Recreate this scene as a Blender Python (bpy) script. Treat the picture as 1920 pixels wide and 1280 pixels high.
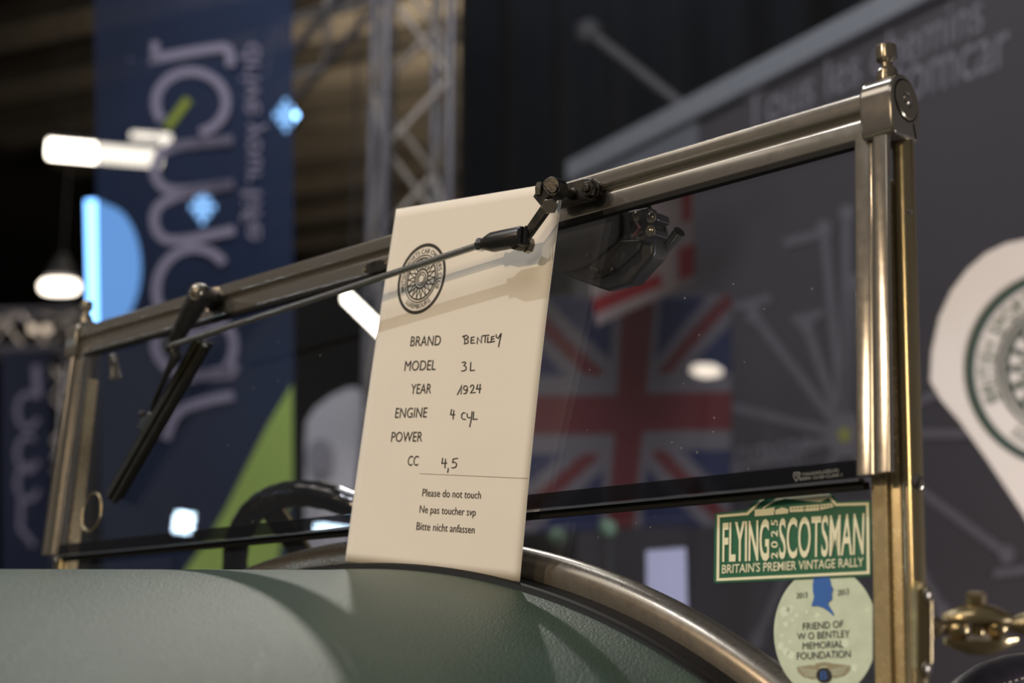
import bpy, bmesh, math, random
import numpy as np
from mathutils import Matrix, Vector

random.seed(7)
for o in list(bpy.data.objects):
    bpy.data.objects.remove(o)
SC = bpy.context.scene
COL = SC.collection
PI = math.pi
ZO = 1.45                      # height of the windscreen's top edge above the hall floor (m)
V3 = lambda *a: np.array(a, dtype=float)

# ------------------------------------------------------------------ camera
CAM = V3(1.0061, -0.8474, -0.3726)          # car coordinates: x across the car, y rearward, z from the screen's top edge
YAW, PITCH, FPX = 0.7783, 0.2107, 2802.3392
FW = V3(-math.sin(YAW) * math.cos(PITCH), math.cos(YAW) * math.cos(PITCH), math.sin(PITCH))
RT = V3(math.cos(YAW), math.sin(YAW), 0)
UP = np.cross(RT, FW)
cam = bpy.data.cameras.new('camera')
cam.sensor_width = 36
cam.lens = 36 * FPX / 1920
cam.clip_start = 0.02
cam.clip_end = 200
cam.dof.use_dof = True
cam.dof.focus_distance = 1.13
cam.dof.aperture_fstop = 4.3
cam.dof.aperture_blades = 0
camo = bpy.data.objects.new('camera', cam)
COL.objects.link(camo)
M = Matrix.Identity(4)
for i in range(3):
    M[i][0], M[i][1], M[i][2] = RT[i], UP[i], -FW[i]
    M[i][3] = CAM[i] + (ZO if i == 2 else 0)
camo.matrix_world = M
SC.camera = camo

# ------------------------------------------------------------------ world, lights, exposure
SC.view_settings.view_transform = 'Standard'
SC.view_settings.look = 'None'
SC.view_settings.gamma = 1
SC.view_settings.use_curve_mapping = False
SC.view_settings.exposure = 0.08
w = bpy.data.worlds.new('hall_ambience')
SC.world = w
w.use_nodes = True
w.node_tree.nodes['Background'].inputs[0].default_value = (0.96, 0.95, 1.0, 1)
w.node_tree.nodes['Background'].inputs[1].default_value = 0.07


def lamp(name, kind, pos, target, energy, color, size=0.1, size_y=None, cone=None, blend=0.5):
    l = bpy.data.lights.new(name, kind)
    l.energy = energy
    l.color = color
    if kind == 'AREA':
        l.size = size
        if size_y:
            l.shape = 'RECTANGLE'
            l.size_y = size_y
    else:
        l.shadow_soft_size = size
    if cone:
        l.spot_size = math.radians(cone)
        l.spot_blend = blend
    o = bpy.data.objects.new(name, l)
    COL.objects.link(o)
    p, t = Vector(pos), Vector(target)
    o.location = p + Vector((0, 0, ZO))
    o.rotation_euler = (t - p).to_track_quat('-Z', 'Y').to_euler()
    return o


PAPER_C = V3(0.14, -0.03, -0.14)
# two stand spotlights in front of the car, one warm, one cooler, and the spotlight behind the screen
lamp('warm_stand_spotlight', 'SPOT', PAPER_C + 5 * V3(-0.181, -0.921, 0.345), PAPER_C, 270, (1.0, 0.77, 0.54), 0.02, cone=34, blend=0.6)
lamp('high_stand_spotlight', 'SPOT', PAPER_C + 6 * V3(-0.225, -0.562, 0.796), PAPER_C, 365, (0.90, 0.92, 1.0), 0.03, cone=32, blend=0.6)
lamp('rear_stand_spotlight', 'SPOT', V3(0.2, -0.15, -0.33) + 6 * V3(-0.534, 0.497, 0.684), V3(0.2, -0.15, -0.33), 290, (1.0, 0.95, 0.86), 0.06, cone=26, blend=0.5)
# hall lighting: ceiling fixtures over the aisle, then lamps aimed at single areas, some added as fill
lamp('aisle_ceiling_light', 'AREA', (-4.0, -4.0, 6.2), (-0.5, -0.5, -0.4), 110, (1.0, 0.93, 0.84), 5.0, 2.5)
lamp('aisle_ceiling_light', 'AREA', (3.0, -6.0, 6.2), (0.5, 0, -0.4), 110, (1.0, 0.94, 0.86), 5.0, 2.5)
lamp('blue_truss_light', 'AREA', (-3.6, 4.6, 4.7), (-4.6, 6.6, 3.1), 12, (0.45, 0.62, 1.0), 0.6, 0.4)
lamp('left_truss_fill', 'AREA', (-10.6, 2.3, 1.9), (-10.2, 4.6, 0.9), 60, (1.0, 0.92, 0.86), 0.8, 0.5)  # added fill out of view, brightens the level truss at the left
lamp('low_wall_fill', 'AREA', (2.3, 1.0, -0.9), (0.4, 3.1, -0.95), 105, (1.0, 0.95, 0.98), 0.8, 0.5)  # added fill out of view, lifts the lower part of the display wall
lamp('banner_fill', 'AREA', (-1.2, 0.6, 3.9), (-3.4, 3.6, 0.8), 75, (0.92, 0.95, 1.0), 1.2, 0.5)  # unseen fill added to brighten the navy banner
lamp('roof_fill', 'AREA', (-9, 10, 4.6), (-9.5, 11, 7), 330, (1.0, 0.87, 0.72), 5.0, 3.0)  # unseen upward fill added so the roof beams show
lamp('side_stand_light', 'AREA', (1.5, -4.2, 0.9), (0.5, -0.2, -0.5), 30, (1.0, 0.80, 0.52), 0.55, 0.8)


# ------------------------------------------------------------------ helpers
def unit(a):
    a = np.asarray(a, float)
    return a / np.linalg.norm(a)


def ray(px, py):
    return unit(FW * FPX + RT * (px - 960) + UP * (640 - py))


def at(px, py, y0=0.0, slope=0.0):
    """point of the upright plane y = y0 + slope*z seen at a place of the photograph"""
    d = ray(px, py)
    t = (y0 + slope * CAM[2] - CAM[1]) / (d[1] - slope * d[2])
    return CAM + d * t


def bg(px, py, depth):
    """point of the hall at a given distance along the view axis"""
    return CAM + (FW + RT * (px - 960) / FPX + UP * (640 - py) / FPX) * depth


def s2l(c):
    if isinstance(c, str):
        c = [int(c[i:i + 2], 16) / 255 for i in (0, 2, 4)]
    return tuple(x / 12.92 if x <= 0.04045 else ((x + 0.055) / 1.055) ** 2.4 for x in c)


TS, TP = math.tan(0.0579), math.tan(0.0795)      # rake of the posts, rake of the hinged top panel


def post_y(z, off=0.0):
    return 0.0119 + z * TS + off


def panel_y(z, off=0.0):
    return -0.001 + z * TP + off


# materials ---------------------------------------------------------
def new_mat(name):
    m = bpy.data.materials.new(name)
    m.use_nodes = True
    nt = m.node_tree
    return m, nt, nt.nodes['Principled BSDF']


def mat(name, col, rough=0.5, metal=0.0, noise=0.0, scale=30, bump=0.0, bscale=200, col2=None, spec=None, rough2=None, sheen=0, coat=0, transl=None):
    m, nt, b = new_mat(name)
    c = s2l(col)
    b.inputs['Base Color'].default_value = (*c, 1)
    b.inputs['Roughness'].default_value = rough
    b.inputs['Metallic'].default_value = metal
    if spec is not None:
        b.inputs['Specular IOR Level'].default_value = spec
    if coat:
        b.inputs['Coat Weight'].default_value = coat
        b.inputs['Coat Roughness'].default_value = 0.08
    tc = nt.nodes.new('ShaderNodeTexCoord')
    if noise or col2:
        n = nt.nodes.new('ShaderNodeTexNoise')
        n.inputs['Scale'].default_value = scale
        n.inputs['Detail'].default_value = 6
        nt.links.new(tc.outputs['Object'], n.inputs['Vector'])
        r = nt.nodes.new('ShaderNodeValToRGB')
        r.color_ramp.elements[0].position = 0.35
        r.color_ramp.elements[1].position = 0.68
        c2 = s2l(col2) if col2 else tuple(x * (1 - noise) for x in c)
        r.color_ramp.elements[0].color = (*c, 1)
        r.color_ramp.elements[1].color = (*c2, 1)
        nt.links.new(n.outputs['Fac'], r.inputs['Fac'])
        nt.links.new(r.outputs['Color'], b.inputs['Base Color'])
        if rough2 is not None:
            mr = nt.nodes.new('ShaderNodeMapRange')
            mr.inputs['From Min'].default_value = 0.3
            mr.inputs['From Max'].default_value = 0.7
            mr.inputs['To Min'].default_value = rough
            mr.inputs['To Max'].default_value = rough2
            nt.links.new(n.outputs['Fac'], mr.inputs['Value'])
            nt.links.new(mr.outputs['Result'], b.inputs['Roughness'])
    if bump:
        n2 = nt.nodes.new('ShaderNodeTexNoise')
        n2.inputs['Scale'].default_value = bscale
        n2.inputs['Detail'].default_value = 4
        nt.links.new(tc.outputs['Object'], n2.inputs['Vector'])
        bp = nt.nodes.new('ShaderNodeBump')
        bp.inputs['Strength'].default_value = bump
        bp.inputs['Distance'].default_value = 0.001
        nt.links.new(n2.outputs['Fac'], bp.inputs['Height'])
        nt.links.new(bp.outputs['Normal'], b.inputs['Normal'])
    return m


def emit(name, col, strength):
    m = bpy.data.materials.new(name)
    m.use_nodes = True
    nt = m.node_tree
    nt.nodes.remove(nt.nodes['Principled BSDF'])
    e = nt.nodes.new('ShaderNodeEmission')
    e.inputs[0].default_value = (*s2l(col), 1)
    e.inputs[1].default_value = strength
    nt.links.new(e.outputs[0], nt.nodes['Material Output'].inputs[0])
    return m


def pane_mat(name, tint, refl=1.0, dust=0.012, specks=True):
    """clear sheet: straight-through light, Fresnel reflection, fine dust and specks on the surface"""
    m = bpy.data.materials.new(name)
    m.use_nodes = True
    nt = m.node_tree
    nt.nodes.remove(nt.nodes['Principled BSDF'])
    out = nt.nodes['Material Output']
    tr = nt.nodes.new('ShaderNodeBsdfTransparent')
    tr.inputs[0].default_value = (*tint, 1)
    gl = nt.nodes.new('ShaderNodeBsdfGlossy')
    gl.inputs['Roughness'].default_value = 0.01
    lw = nt.nodes.new('ShaderNodeLayerWeight')        # Schlick reflectance, same from both faces of the sheet
    pw = nt.nodes.new('ShaderNodeMath')
    pw.operation = 'POWER'
    pw.inputs[1].default_value = 5
    nt.links.new(lw.outputs['Facing'], pw.inputs[0])
    mul = nt.nodes.new('ShaderNodeMath')
    mul.operation = 'MULTIPLY_ADD'
    mul.inputs[1].default_value = 0.95 * refl
    mul.inputs[2].default_value = 0.045 * refl
    mx = nt.nodes.new('ShaderNodeMixShader')
    nt.links.new(pw.outputs[0], mul.inputs[0])
    nt.links.new(mul.outputs[0], mx.inputs[0])
    nt.links.new(tr.outputs[0], mx.inputs[1])
    nt.links.new(gl.outputs[0], mx.inputs[2])
    df = nt.nodes.new('ShaderNodeBsdfDiffuse')
    df.inputs[0].default_value = (0.7, 0.68, 0.62, 1)
    tc = nt.nodes.new('ShaderNodeTexCoord')
    vo = nt.nodes.new('ShaderNodeTexVoronoi')
    vo.inputs['Scale'].default_value = 75
    nt.links.new(tc.outputs['Object'], vo.inputs['Vector'])
    # speck where a cell is tiny-distance and the cell's own random value is high
    lt = nt.nodes.new('ShaderNodeMath')
    lt.operation = 'LESS_THAN'
    lt.inputs[1].default_value = 0.055
    nt.links.new(vo.outputs['Distance'], lt.inputs[0])
    sp = nt.nodes.new('ShaderNodeSeparateColor')
    nt.links.new(vo.outputs['Color'], sp.inputs[0])
    gt = nt.nodes.new('ShaderNodeMath')
    gt.operation = 'GREATER_THAN'
    gt.inputs[1].default_value = 0.80
    nt.links.new(sp.outputs[0], gt.inputs[0])
    mm = nt.nodes.new('ShaderNodeMath')
    mm.operation = 'MULTIPLY'
    nt.links.new(lt.outputs[0], mm.inputs[0])
    nt.links.new(gt.outputs[0], mm.inputs[1])
    m3 = nt.nodes.new('ShaderNodeMath')
    m3.operation = 'MULTIPLY_ADD'
    m3.inputs[1].default_value = 0.22 if specks else 0.0
    m3.inputs[2].default_value = dust
    nt.links.new(mm.outputs[0], m3.inputs[0])
    mx2 = nt.nodes.new('ShaderNodeMixShader')
    nt.links.new(m3.outputs[0], mx2.inputs[0])
    nt.links.new(mx.outputs[0], mx2.inputs[1])
    nt.links.new(df.outputs[0], mx2.inputs[2])
    nt.links.new(mx2.outputs[0], out.inputs[0])
    return m


def cloth_mat(name, col, through, col2=None, scale=1.0):
    """printed mesh banner: light shows faintly through its weave"""
    m, nt, b = new_mat(name)
    b.inputs['Base Color'].default_value = (*s2l(col), 1)
    b.inputs['Roughness'].default_value = 0.75
    b.inputs['Specular IOR Level'].default_value = 0.2
    if col2:
        tc = nt.nodes.new('ShaderNodeTexCoord')
        n = nt.nodes.new('ShaderNodeTexNoise')
        n.inputs['Scale'].default_value = scale
        nt.links.new(tc.outputs['Object'], n.inputs['Vector'])
        r = nt.nodes.new('ShaderNodeValToRGB')
        r.color_ramp.elements[0].position = 0.4
        r.color_ramp.elements[1].position = 0.65
        r.color_ramp.elements[0].color = (*s2l(col), 1)
        r.color_ramp.elements[1].color = (*s2l(col2), 1)
        nt.links.new(n.outputs['Fac'], r.inputs['Fac'])
        nt.links.new(r.outputs['Color'], b.inputs['Base Color'])
    tr = nt.nodes.new('ShaderNodeBsdfTransparent')
    mx = nt.nodes.new('ShaderNodeMixShader')
    mx.inputs[0].default_value = through
    nt.links.new(b.outputs[0], mx.inputs[1])
    nt.links.new(tr.outputs[0], mx.inputs[2])
    nt.links.new(mx.outputs[0], nt.nodes['Material Output'].inputs[0])
    return m


def plated(name, nickel, brass, worn, rough=0.22, metal=0.72):
    """worn nickel plate over brass, under a thin dull film of tarnish"""
    m, nt, b = new_mat(name)
    b.inputs['Metallic'].default_value = metal
    tc = nt.nodes.new('ShaderNodeTexCoord')
    n = nt.nodes.new('ShaderNodeTexNoise')
    n.inputs['Scale'].default_value = 34
    n.inputs['Detail'].default_value = 9
    n.inputs['Roughness'].default_value = 0.7
    nt.links.new(tc.outputs['Object'], n.inputs['Vector'])
    r = nt.nodes.new('ShaderNodeMapRange')
    r.inputs['From Min'].default_value = 0.25
    r.inputs['From Max'].default_value = 0.75
    r.inputs['To Min'].default_value = max(0, worn - 0.3)
    r.inputs['To Max'].default_value = min(1, worn + 0.3)
    nt.links.new(n.outputs['Fac'], r.inputs['Value'])
    mxc = nt.nodes.new('ShaderNodeMix')
    mxc.data_type = 'RGBA'
    mxc.inputs[6].default_value = (*s2l(nickel), 1)
    mxc.inputs[7].default_value = (*s2l(brass), 1)
    nt.links.new(r.outputs['Result'], mxc.inputs[0])
    nt.links.new(mxc.outputs[2], b.inputs['Base Color'])
    n2 = nt.nodes.new('ShaderNodeTexNoise')
    n2.inputs['Scale'].default_value = 160
    n2.inputs['Detail'].default_value = 5
    nt.links.new(tc.outputs['Object'], n2.inputs['Vector'])
    mr = nt.nodes.new('ShaderNodeMapRange')
    mr.inputs['From Min'].default_value = 0.3
    mr.inputs['From Max'].default_value = 0.7
    mr.inputs['To Min'].default_value = rough * 0.9
    mr.inputs['To Max'].default_value = rough * 1.12
    nt.links.new(n2.outputs['Fac'], mr.inputs['Value'])
    nt.links.new(mr.outputs['Result'], b.inputs['Roughness'])
    return m


MAT = {}


# mesh builder ------------------------------------------------------
class MB:
    def __init__(self):
        self.v, self.f, self.mi = [], [], []

    def add(self, verts, faces, mi=0):
        n = len(self.v)
        self.v += [tuple(map(float, p)) for p in verts]
        for f in faces:
            self.f.append(tuple(i + n for i in f))
            self.mi.append(mi)
        return self

    def box(self, c, size, ax=None, mi=0):
        ax = np.eye(3) if ax is None else np.array([unit(a) for a in ax])
        h = np.array(size) / 2
        vs = [np.array(c) + ax[0] * h[0] * sx + ax[1] * h[1] * sy + ax[2] * h[2] * sz
              for sx in (-1, 1) for sy in (-1, 1) for sz in (-1, 1)]
        return self.add(vs, [(0, 1, 3, 2), (4, 6, 7, 5), (0, 4, 5, 1), (2, 3, 7, 6), (0, 2, 6, 4), (1, 5, 7, 3)], mi)

    def tube(self, path, r, n=16, mi=0, caps=True, squash=None):
        path = [np.asarray(p, float) for p in path]
        rs = r if hasattr(r, '__len__') else [r] * len(path)
        m = len(path)
        tang = []
        for i in range(m):
            a = path[max(i - 1, 0)]
            b = path[min(i + 1, m - 1)]
            tang.append(unit(b - a))
        ref = V3(0, 0, 1) if abs(tang[0][2]) < 0.9 else V3(1, 0, 0)
        if squash is not None:
            ref = np.asarray(squash[0], float)
        nrm = unit(ref - tang[0] * (ref @ tang[0]))
        vs = []
        for i in range(m):
            nrm = unit(nrm - tang[i] * (nrm @ tang[i]))
            bi = np.cross(tang[i], nrm)
            k = 1.0 if squash is None else squash[1]
            for j in range(n):
                a = 2 * PI * j / n
                vs.append(path[i] + rs[i] * (math.cos(a) * nrm * k + math.sin(a) * bi))
        fs = []
        for i in range(m - 1):
            for j in range(n):
                k = (j + 1) % n
                fs.append((i * n + j, i * n + k, (i + 1) * n + k, (i + 1) * n + j))
        if caps:
            fs.append(tuple(reversed(range(n))))
            fs.append(tuple((m - 1) * n + j for j in range(n)))
        return self.add(vs, fs, mi)

    def lathe(self, prof, base, axis, n=24, mi=0):
        """prof: list of (radius, distance along axis)"""
        axis = unit(axis)
        ref = V3(0, 0, 1) if abs(axis[2]) < 0.9 else V3(1, 0, 0)
        u = unit(np.cross(axis, ref))
        v = np.cross(axis, u)
        vs = []
        for rr, h in prof:
            for j in range(n):
                a = 2 * PI * j / n
                vs.append(np.asarray(base) + axis * h + max(rr, 1e-5) * (math.cos(a) * u + math.sin(a) * v))
        fs = []
        m = len(prof)
        for i in range(m - 1):
            for j in range(n):
                k = (j + 1) % n
                fs.append((i * n + j, i * n + k, (i + 1) * n + k, (i + 1) * n + j))
        fs.append(tuple(reversed(range(n))))
        fs.append(tuple((m - 1) * n + j for j in range(n)))
        return self.add(vs, fs, mi)

    def torus(self, c, u, v, R, r, n=96, m=14, mi=0, a0=0, a1=2 * PI, Rv=None):
        Rv = Rv or R
        closed = abs(a1 - a0 - 2 * PI) < 1e-6
        k = n if closed else n + 1
        w_ = np.cross(unit(u), unit(v))
        vs = []
        for i in range(k):
            a = a0 + (a1 - a0) * i / n
            p = np.asarray(c) + R * math.cos(a) * np.asarray(u) + Rv * math.sin(a) * np.asarray(v)
            d = unit(math.cos(a) * np.asarray(u) * Rv + math.sin(a) * np.asarray(v) * R)
            for j in range(m):
                b = 2 * PI * j / m
                vs.append(p + r * (math.cos(b) * d + math.sin(b) * w_))
        fs = []
        for i in range(n):
            i2 = (i + 1) % k
            for j in range(m):
                j2 = (j + 1) % m
                fs.append((i * m + j, i2 * m + j, i2 * m + j2, i * m + j2))
        return self.add(vs, fs, mi)

    def prism(self, poly, ext, mi=0):
        """closed polygon (list of 3D points) pushed along ext"""
        n = len(poly)
        p = [np.asarray(a, float) for a in poly]
        vs = p + [a + np.asarray(ext) for a in p]
        fs = [tuple(range(n)), tuple(reversed(range(n, 2 * n)))]
        fs += [((i + 1) % n, i, i + n, (i + 1) % n + n) for i in range(n)]
        return self.add(vs, fs, mi)

    def grid(self, fn, nu, nv, mi=0):
        vs = [fn(i / nu, j / nv) for j in range(nv + 1) for i in range(nu + 1)]
        fs = [(j * (nu + 1) + i, j * (nu + 1) + i + 1, (j + 1) * (nu + 1) + i + 1, (j + 1) * (nu + 1) + i)
              for j in range(nv) for i in range(nu)]
        return self.add(vs, fs, mi)

    def ribbon(self, pts, width, fn, closed=False, mi=0, cap=True):
        """flat stroke along 2D points, mapped to space by fn"""
        p = [np.array(a, float) for a in pts]
        n = len(p)
        if cap and not closed:
            p[0] = p[0] - unit(p[1] - p[0]) * width * 0.35
            p[-1] = p[-1] + unit(p[-1] - p[-2]) * width * 0.35
        L, R = [], []
        for i in range(n):
            if closed:
                a, b = p[i - 1], p[(i + 1) % n]
            else:
                a, b = p[max(i - 1, 0)], p[min(i + 1, n - 1)]
            e1 = unit(p[i] - a) if np.linalg.norm(p[i] - a) > 1e-12 else unit(b - p[i])
            e2 = unit(b - p[i]) if np.linalg.norm(b - p[i]) > 1e-12 else e1
            n1 = V2(-e1[1], e1[0])
            n2 = V2(-e2[1], e2[0])
            nn = n1 + n2
            nn = unit(nn) if np.linalg.norm(nn) > 1e-6 else n1
            k = min(1.0 / max(nn @ n1, 0.35), 1.8)
            L.append(p[i] + nn * k * width / 2)
            R.append(p[i] - nn * k * width / 2)
        vs = [fn(*a) for a in L] + [fn(*a) for a in R]
        m = n if closed else n - 1
        fs = [(i, (i + 1) % n, (i + 1) % n + n, i + n) for i in range(m)]
        return self.add(vs, fs, mi)

    def ngon(self, pts, fn, mi=0):
        return self.add([fn(*a) for a in pts], [tuple(range(len(pts)))], mi)

    def text(self, s, fn, mi=0, bold=0.0):
        """letters with fn((x 0..1 along the line), (y 0 baseline..1 cap height))"""
        vs, fs = text_shape(s, bold)
        return self.add([fn(x, y) for x, y in vs], fs, mi)


V2 = lambda *a: np.array(a, dtype=float)
_T = {}


def text_shape(s, bold=0.0):
    key = (s, bold)
    if key in _T:
        return _T[key]
    cu = bpy.data.curves.new('lettering_source', 'FONT')
    cu.body = s
    cu.resolution_u = 4
    cu.offset = bold
    o = bpy.data.objects.new('lettering_source', cu)
    COL.objects.link(o)
    dg = bpy.context.evaluated_depsgraph_get()
    me = bpy.data.meshes.new_from_object(o.evaluated_get(dg))
    vs = [(v.co.x, v.co.y) for v in me.vertices]
    fs = [tuple(p.vertices) for p in me.polygons]
    bpy.data.objects.remove(o)
    bpy.data.curves.remove(cu)
    bpy.data.meshes.remove(me)
    x0, x1 = min(v[0] for v in vs), max(v[0] for v in vs)
    cap = 0.69
    vs = [((x - x0) / (x1 - x0), y / cap) for x, y in vs]
    _T[key] = (vs, fs)
    return _T[key]


ORIGIN = {}


def obj(name, mb, mats, parent=None, smooth=None, bevel=0, seg=2, origin=None, label=None, cat=None, group=None, kind=None, solid=0, subsurf=0):
    me = bpy.data.meshes.new(name)
    if parent is not None:
        org = ORIGIN[parent.name]
    else:
        org = V3(0, 0, -ZO) if origin is None else np.asarray(origin, float)
    vs = [tuple(np.array(p) - org) for p in mb.v]
    me.from_pydata(vs, [], mb.f)
    for m in (mats if isinstance(mats, (list, tuple)) else [mats]):
        me.materials.append(m)
    me.polygons.foreach_set('material_index', mb.mi)
    bm = bmesh.new()
    bm.from_mesh(me)
    bmesh.ops.recalc_face_normals(bm, faces=bm.faces)
    bm.to_mesh(me)
    bm.free()
    if smooth is not None:
        me.polygons.foreach_set('use_smooth', [True] * len(me.polygons))
        me.set_sharp_from_angle(angle=math.radians(smooth))
    me.update()
    o = bpy.data.objects.new(name, me)
    COL.objects.link(o)
    ORIGIN[o.name] = org
    if parent is not None:
        o.parent = parent
    else:
        o.location = Vector(org) + Vector((0, 0, ZO))
    if solid:
        s = o.modifiers.new('thickness', 'SOLIDIFY')
        s.thickness = solid
        s.offset = 0
    if bevel:
        b = o.modifiers.new('bevel', 'BEVEL')
        b.width = bevel
        b.segments = seg
        b.limit_method = 'ANGLE'
        b.angle_limit = math.radians(35)
        b.harden_normals = False
    if subsurf:
        b = o.modifiers.new('subsurf', 'SUBSURF')
        b.levels = b.render_levels = subsurf
    tag(o, label, cat, group, kind)
    return o


def tag(o, label=None, cat=None, group=None, kind=None):
    if label:
        o['label'] = label
    if cat:
        o['category'] = cat
    if group:
        o['group'] = group
    if kind:
        o['kind'] = kind
    return o


def thing(name, origin, label, cat, group=None):
    o = bpy.data.objects.new(name, None)
    o.empty_display_size = 0.05
    COL.objects.link(o)
    o.location = Vector(origin) + Vector((0, 0, ZO))
    ORIGIN[o.name] = np.asarray(origin, float)
    return tag(o, label, cat, group)


def quad_fn(q, fn):
    """text coordinates (0..1, 0..1) into the quad [top-left, top-right, bottom-right, bottom-left] then through fn"""
    tl, tr, br, bl = [np.array(a, float) for a in q]

    def f(x, y):
        b = bl + (br - bl) * x
        t = tl + (tr - tl) * x
        return fn(*(b + (t - b) * y))
    return f


def homography(src, dst):
    A, b = [], []
    for (x, y), (u, v) in zip(src, dst):
        A.append([x, y, 1, 0, 0, 0, -u * x, -u * y]); b.append(u)
        A.append([0, 0, 0, x, y, 1, -v * x, -v * y]); b.append(v)
    h = np.linalg.solve(np.array(A), np.array(b))
    H = np.array([[h[0], h[1], h[2]], [h[3], h[4], h[5]], [h[6], h[7], 1]])

    def f(x, y):
        r = H @ V3(x, y, 1)
        return r[:2] / r[2]
    return f


def circle2(cx, cy, r, n=64, a0=0, a1=2 * PI, ry=None):
    ry = ry or r
    k = n if abs(a1 - a0 - 2 * PI) < 1e-6 else n + 1
    return [(cx + r * math.cos(a0 + (a1 - a0) * i / n), cy + ry * math.sin(a0 + (a1 - a0) * i / n)) for i in range(k)]


# ------------------------------------------------------------------ materials
MAT['nickel'] = plated('worn_nickel_plate', '928D86', '8A806C', 0.25, 0.16)
MAT['nickel_dark'] = plated('tarnished_nickel', '88837A', '867A62', 0.35, 0.20)
MAT['brass'] = plated('polished_brass', 'ADA28A', 'B09B6C', 0.55, 0.20, 0.85)
MAT['band'] = plated('satin_nickel_band', '7B756C', '746A57', 0.3, 0.28, 0.7)
MAT['satin_brass'] = plated('satin_brass', 'B0A283', 'B09A6A', 0.5, 0.26, 0.55)
MAT['rod'] = mat('drawn_steel', 'A5A39F', 0.24, 0.8, noise=0.1, scale=80)
MAT['chrome'] = mat('bright_steel', 'CFCFCB', 0.14, 1.0, noise=0.15, scale=60)
MAT['black_iron'] = mat('oiled_black_iron', '35332F', 0.36, 0.85, noise=0.4, scale=120, bump=0.15, bscale=400, col2='4A463F')
MAT['black_paint'] = mat('worn_black_enamel', '1B1A19', 0.34, 0.0, noise=0.3, scale=90, bump=0.1, bscale=500, col2='262422', spec=0.5)
MAT['rubber'] = mat('black_rubber', '0F0E0B', 0.6, 0, noise=0.2, scale=100, spec=0.2)
MAT['leathercloth'] = mat('green_leathercloth', '324738', 0.42, 0, scale=9, bump=1.0, bscale=540, col2='2A4032', spec=0.6)
MAT['leather_black'] = mat('black_leather', '1A171B', 0.35, 0, scale=40, bump=0.3, bscale=260, col2='221E25')
MAT['thread'] = mat('pale_stitching', 'A59A90', 0.8, noise=0.2)
MAT['rim'] = mat('black_glossy_rim', '0E0E11', 0.16, 0, noise=0.3, scale=60, bump=0.12, bscale=50, spec=0.6)
MAT['paper'] = mat('white_paper', 'E9E1D3', 0.85, 0, noise=0.03, scale=14, spec=0.15)
MAT['ink'] = mat('black_print', '35322C', 0.8, noise=0.1)
MAT['pen'] = mat('black_marker', '1C1B1C', 0.7, noise=0.1)
MAT['glass'] = pane_mat('window_glass', (0.955, 0.96, 0.965), 1.0, 0.0022)
MAT['tint'] = pane_mat('dark_tinted_strip', (0.30, 0.30, 0.32), 1.3, 0.003, False)
MAT['sticker_green'] = mat('green_vinyl', '176243', 0.45, noise=0.06)
MAT['sticker_cream'] = mat('cream_vinyl', 'EFEDCB', 0.45, noise=0.04)
MAT['sticker_pale'] = mat('pale_green_vinyl', 'CEDBC3', 0.5, scale=90, col2='C3D0B8')
MAT['sticker_blue'] = mat('blue_vinyl', '2F66B4', 0.45, noise=0.05)
MAT['sticker_black'] = mat('black_vinyl', '1E1E22', 0.5, noise=0.05)
MAT['sticker_tan'] = mat('tan_vinyl', '9B9478', 0.5, noise=0.05)
MAT['sticker_patch'] = mat('faded_vinyl', 'DDEAD3', 0.6, noise=0.04)

# ------------------------------------------------------------------ THE CAR
car = thing('vintage_car', (0, 0, -ZO), 'green vintage open tourer with brass framed windscreen, in the foreground', 'car')


def arch(X):
    """cross-section of the scuttle's rear edge"""
    X = abs(X)
    if X <= 0.45:
        return -0.269 - 0.484 * X ** 2 - 0.776 * X ** 4
    z0, s0 = arch(0.45), -0.968 * 0.45 - 3.104 * 0.45 ** 3
    d = X - 0.45
    return z0 + s0 * d - 9.0 * d ** 2


def scuttle_pt(s, Y, off=0.027):
    """s in -1..1 across; follows the arch, then drops down the body side"""
    a = abs(s)
    if a < 0.8:
        X = a / 0.8 * 0.5
        z = arch(X)
    else:
        k = (a - 0.8) / 0.2
        X = 0.5 + 0.055 * math.sin(k * PI / 2)
        z = arch(0.5) - 0.50 * k ** 1.15 - 0.03 * k
    X *= 1 + 0.18 * Y if Y > -0.9 else 0.84
    if Y > -0.075:                               # rolled rear edge of the cloth
        k = min(1.0, (Y + 0.075) / 0.030)
        off -= 0.0008 * (k * k * (3 - 2 * k))
    return V3(math.copysign(X, s), Y, z - off + 0.04 * Y)


m = MB()
m.grid(lambda u, v: scuttle_pt(2 * u - 1, -0.035 - (0.06 * v / 0.25 if v < 0.25 else 0.06 + (v - 0.25) / 0.75 * 1.03)), 120, 64)
obj('scuttle', m, MAT['leathercloth'], car, smooth=60, label='green grained leathercloth scuttle in front of the windscreen')


# body side behind the scuttle (below the frame, gives the car its flank)
def strip_along(y0, y1, zo0, zo1, smax=0.8, n=120):
    f = []
    for i in range(n + 1):
        s = smax * (2 * i / n - 1)
        X = abs(s) / 0.8 * 0.5
        f.append((math.copysign(X, s), arch(X)))
    return f


def arch_sweep(mb, section, smax=0.5, n=140):
    """sweep a (y, inward offset) section along the arch; offset measured along the arch's normal"""
    k = len(section)
    vs = []
    for i in range(n + 1):
        X = smax * (2 * i / n - 1)
        z = arch(X)
        dz = (arch(X + 1e-4) - arch(X - 1e-4)) / 2e-4
        nx, nz = dz / math.hypot(1, dz), -1 / math.hypot(1, dz)
        for y, o in section:
            vs.append(V3(X + nx * o, y + z * TS * 0, z + nz * o))
    fs = []
    for i in range(n):
        for j in range(k):
            j2 = (j + 1) % k
            fs.append((i * k + j, i * k + j2, (i + 1) * k + j2, (i + 1) * k + j))
    fs.append(tuple(range(k)))
    fs.append(tuple(n * k + j for j in range(k)))
    mb.add(vs, fs)


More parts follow.
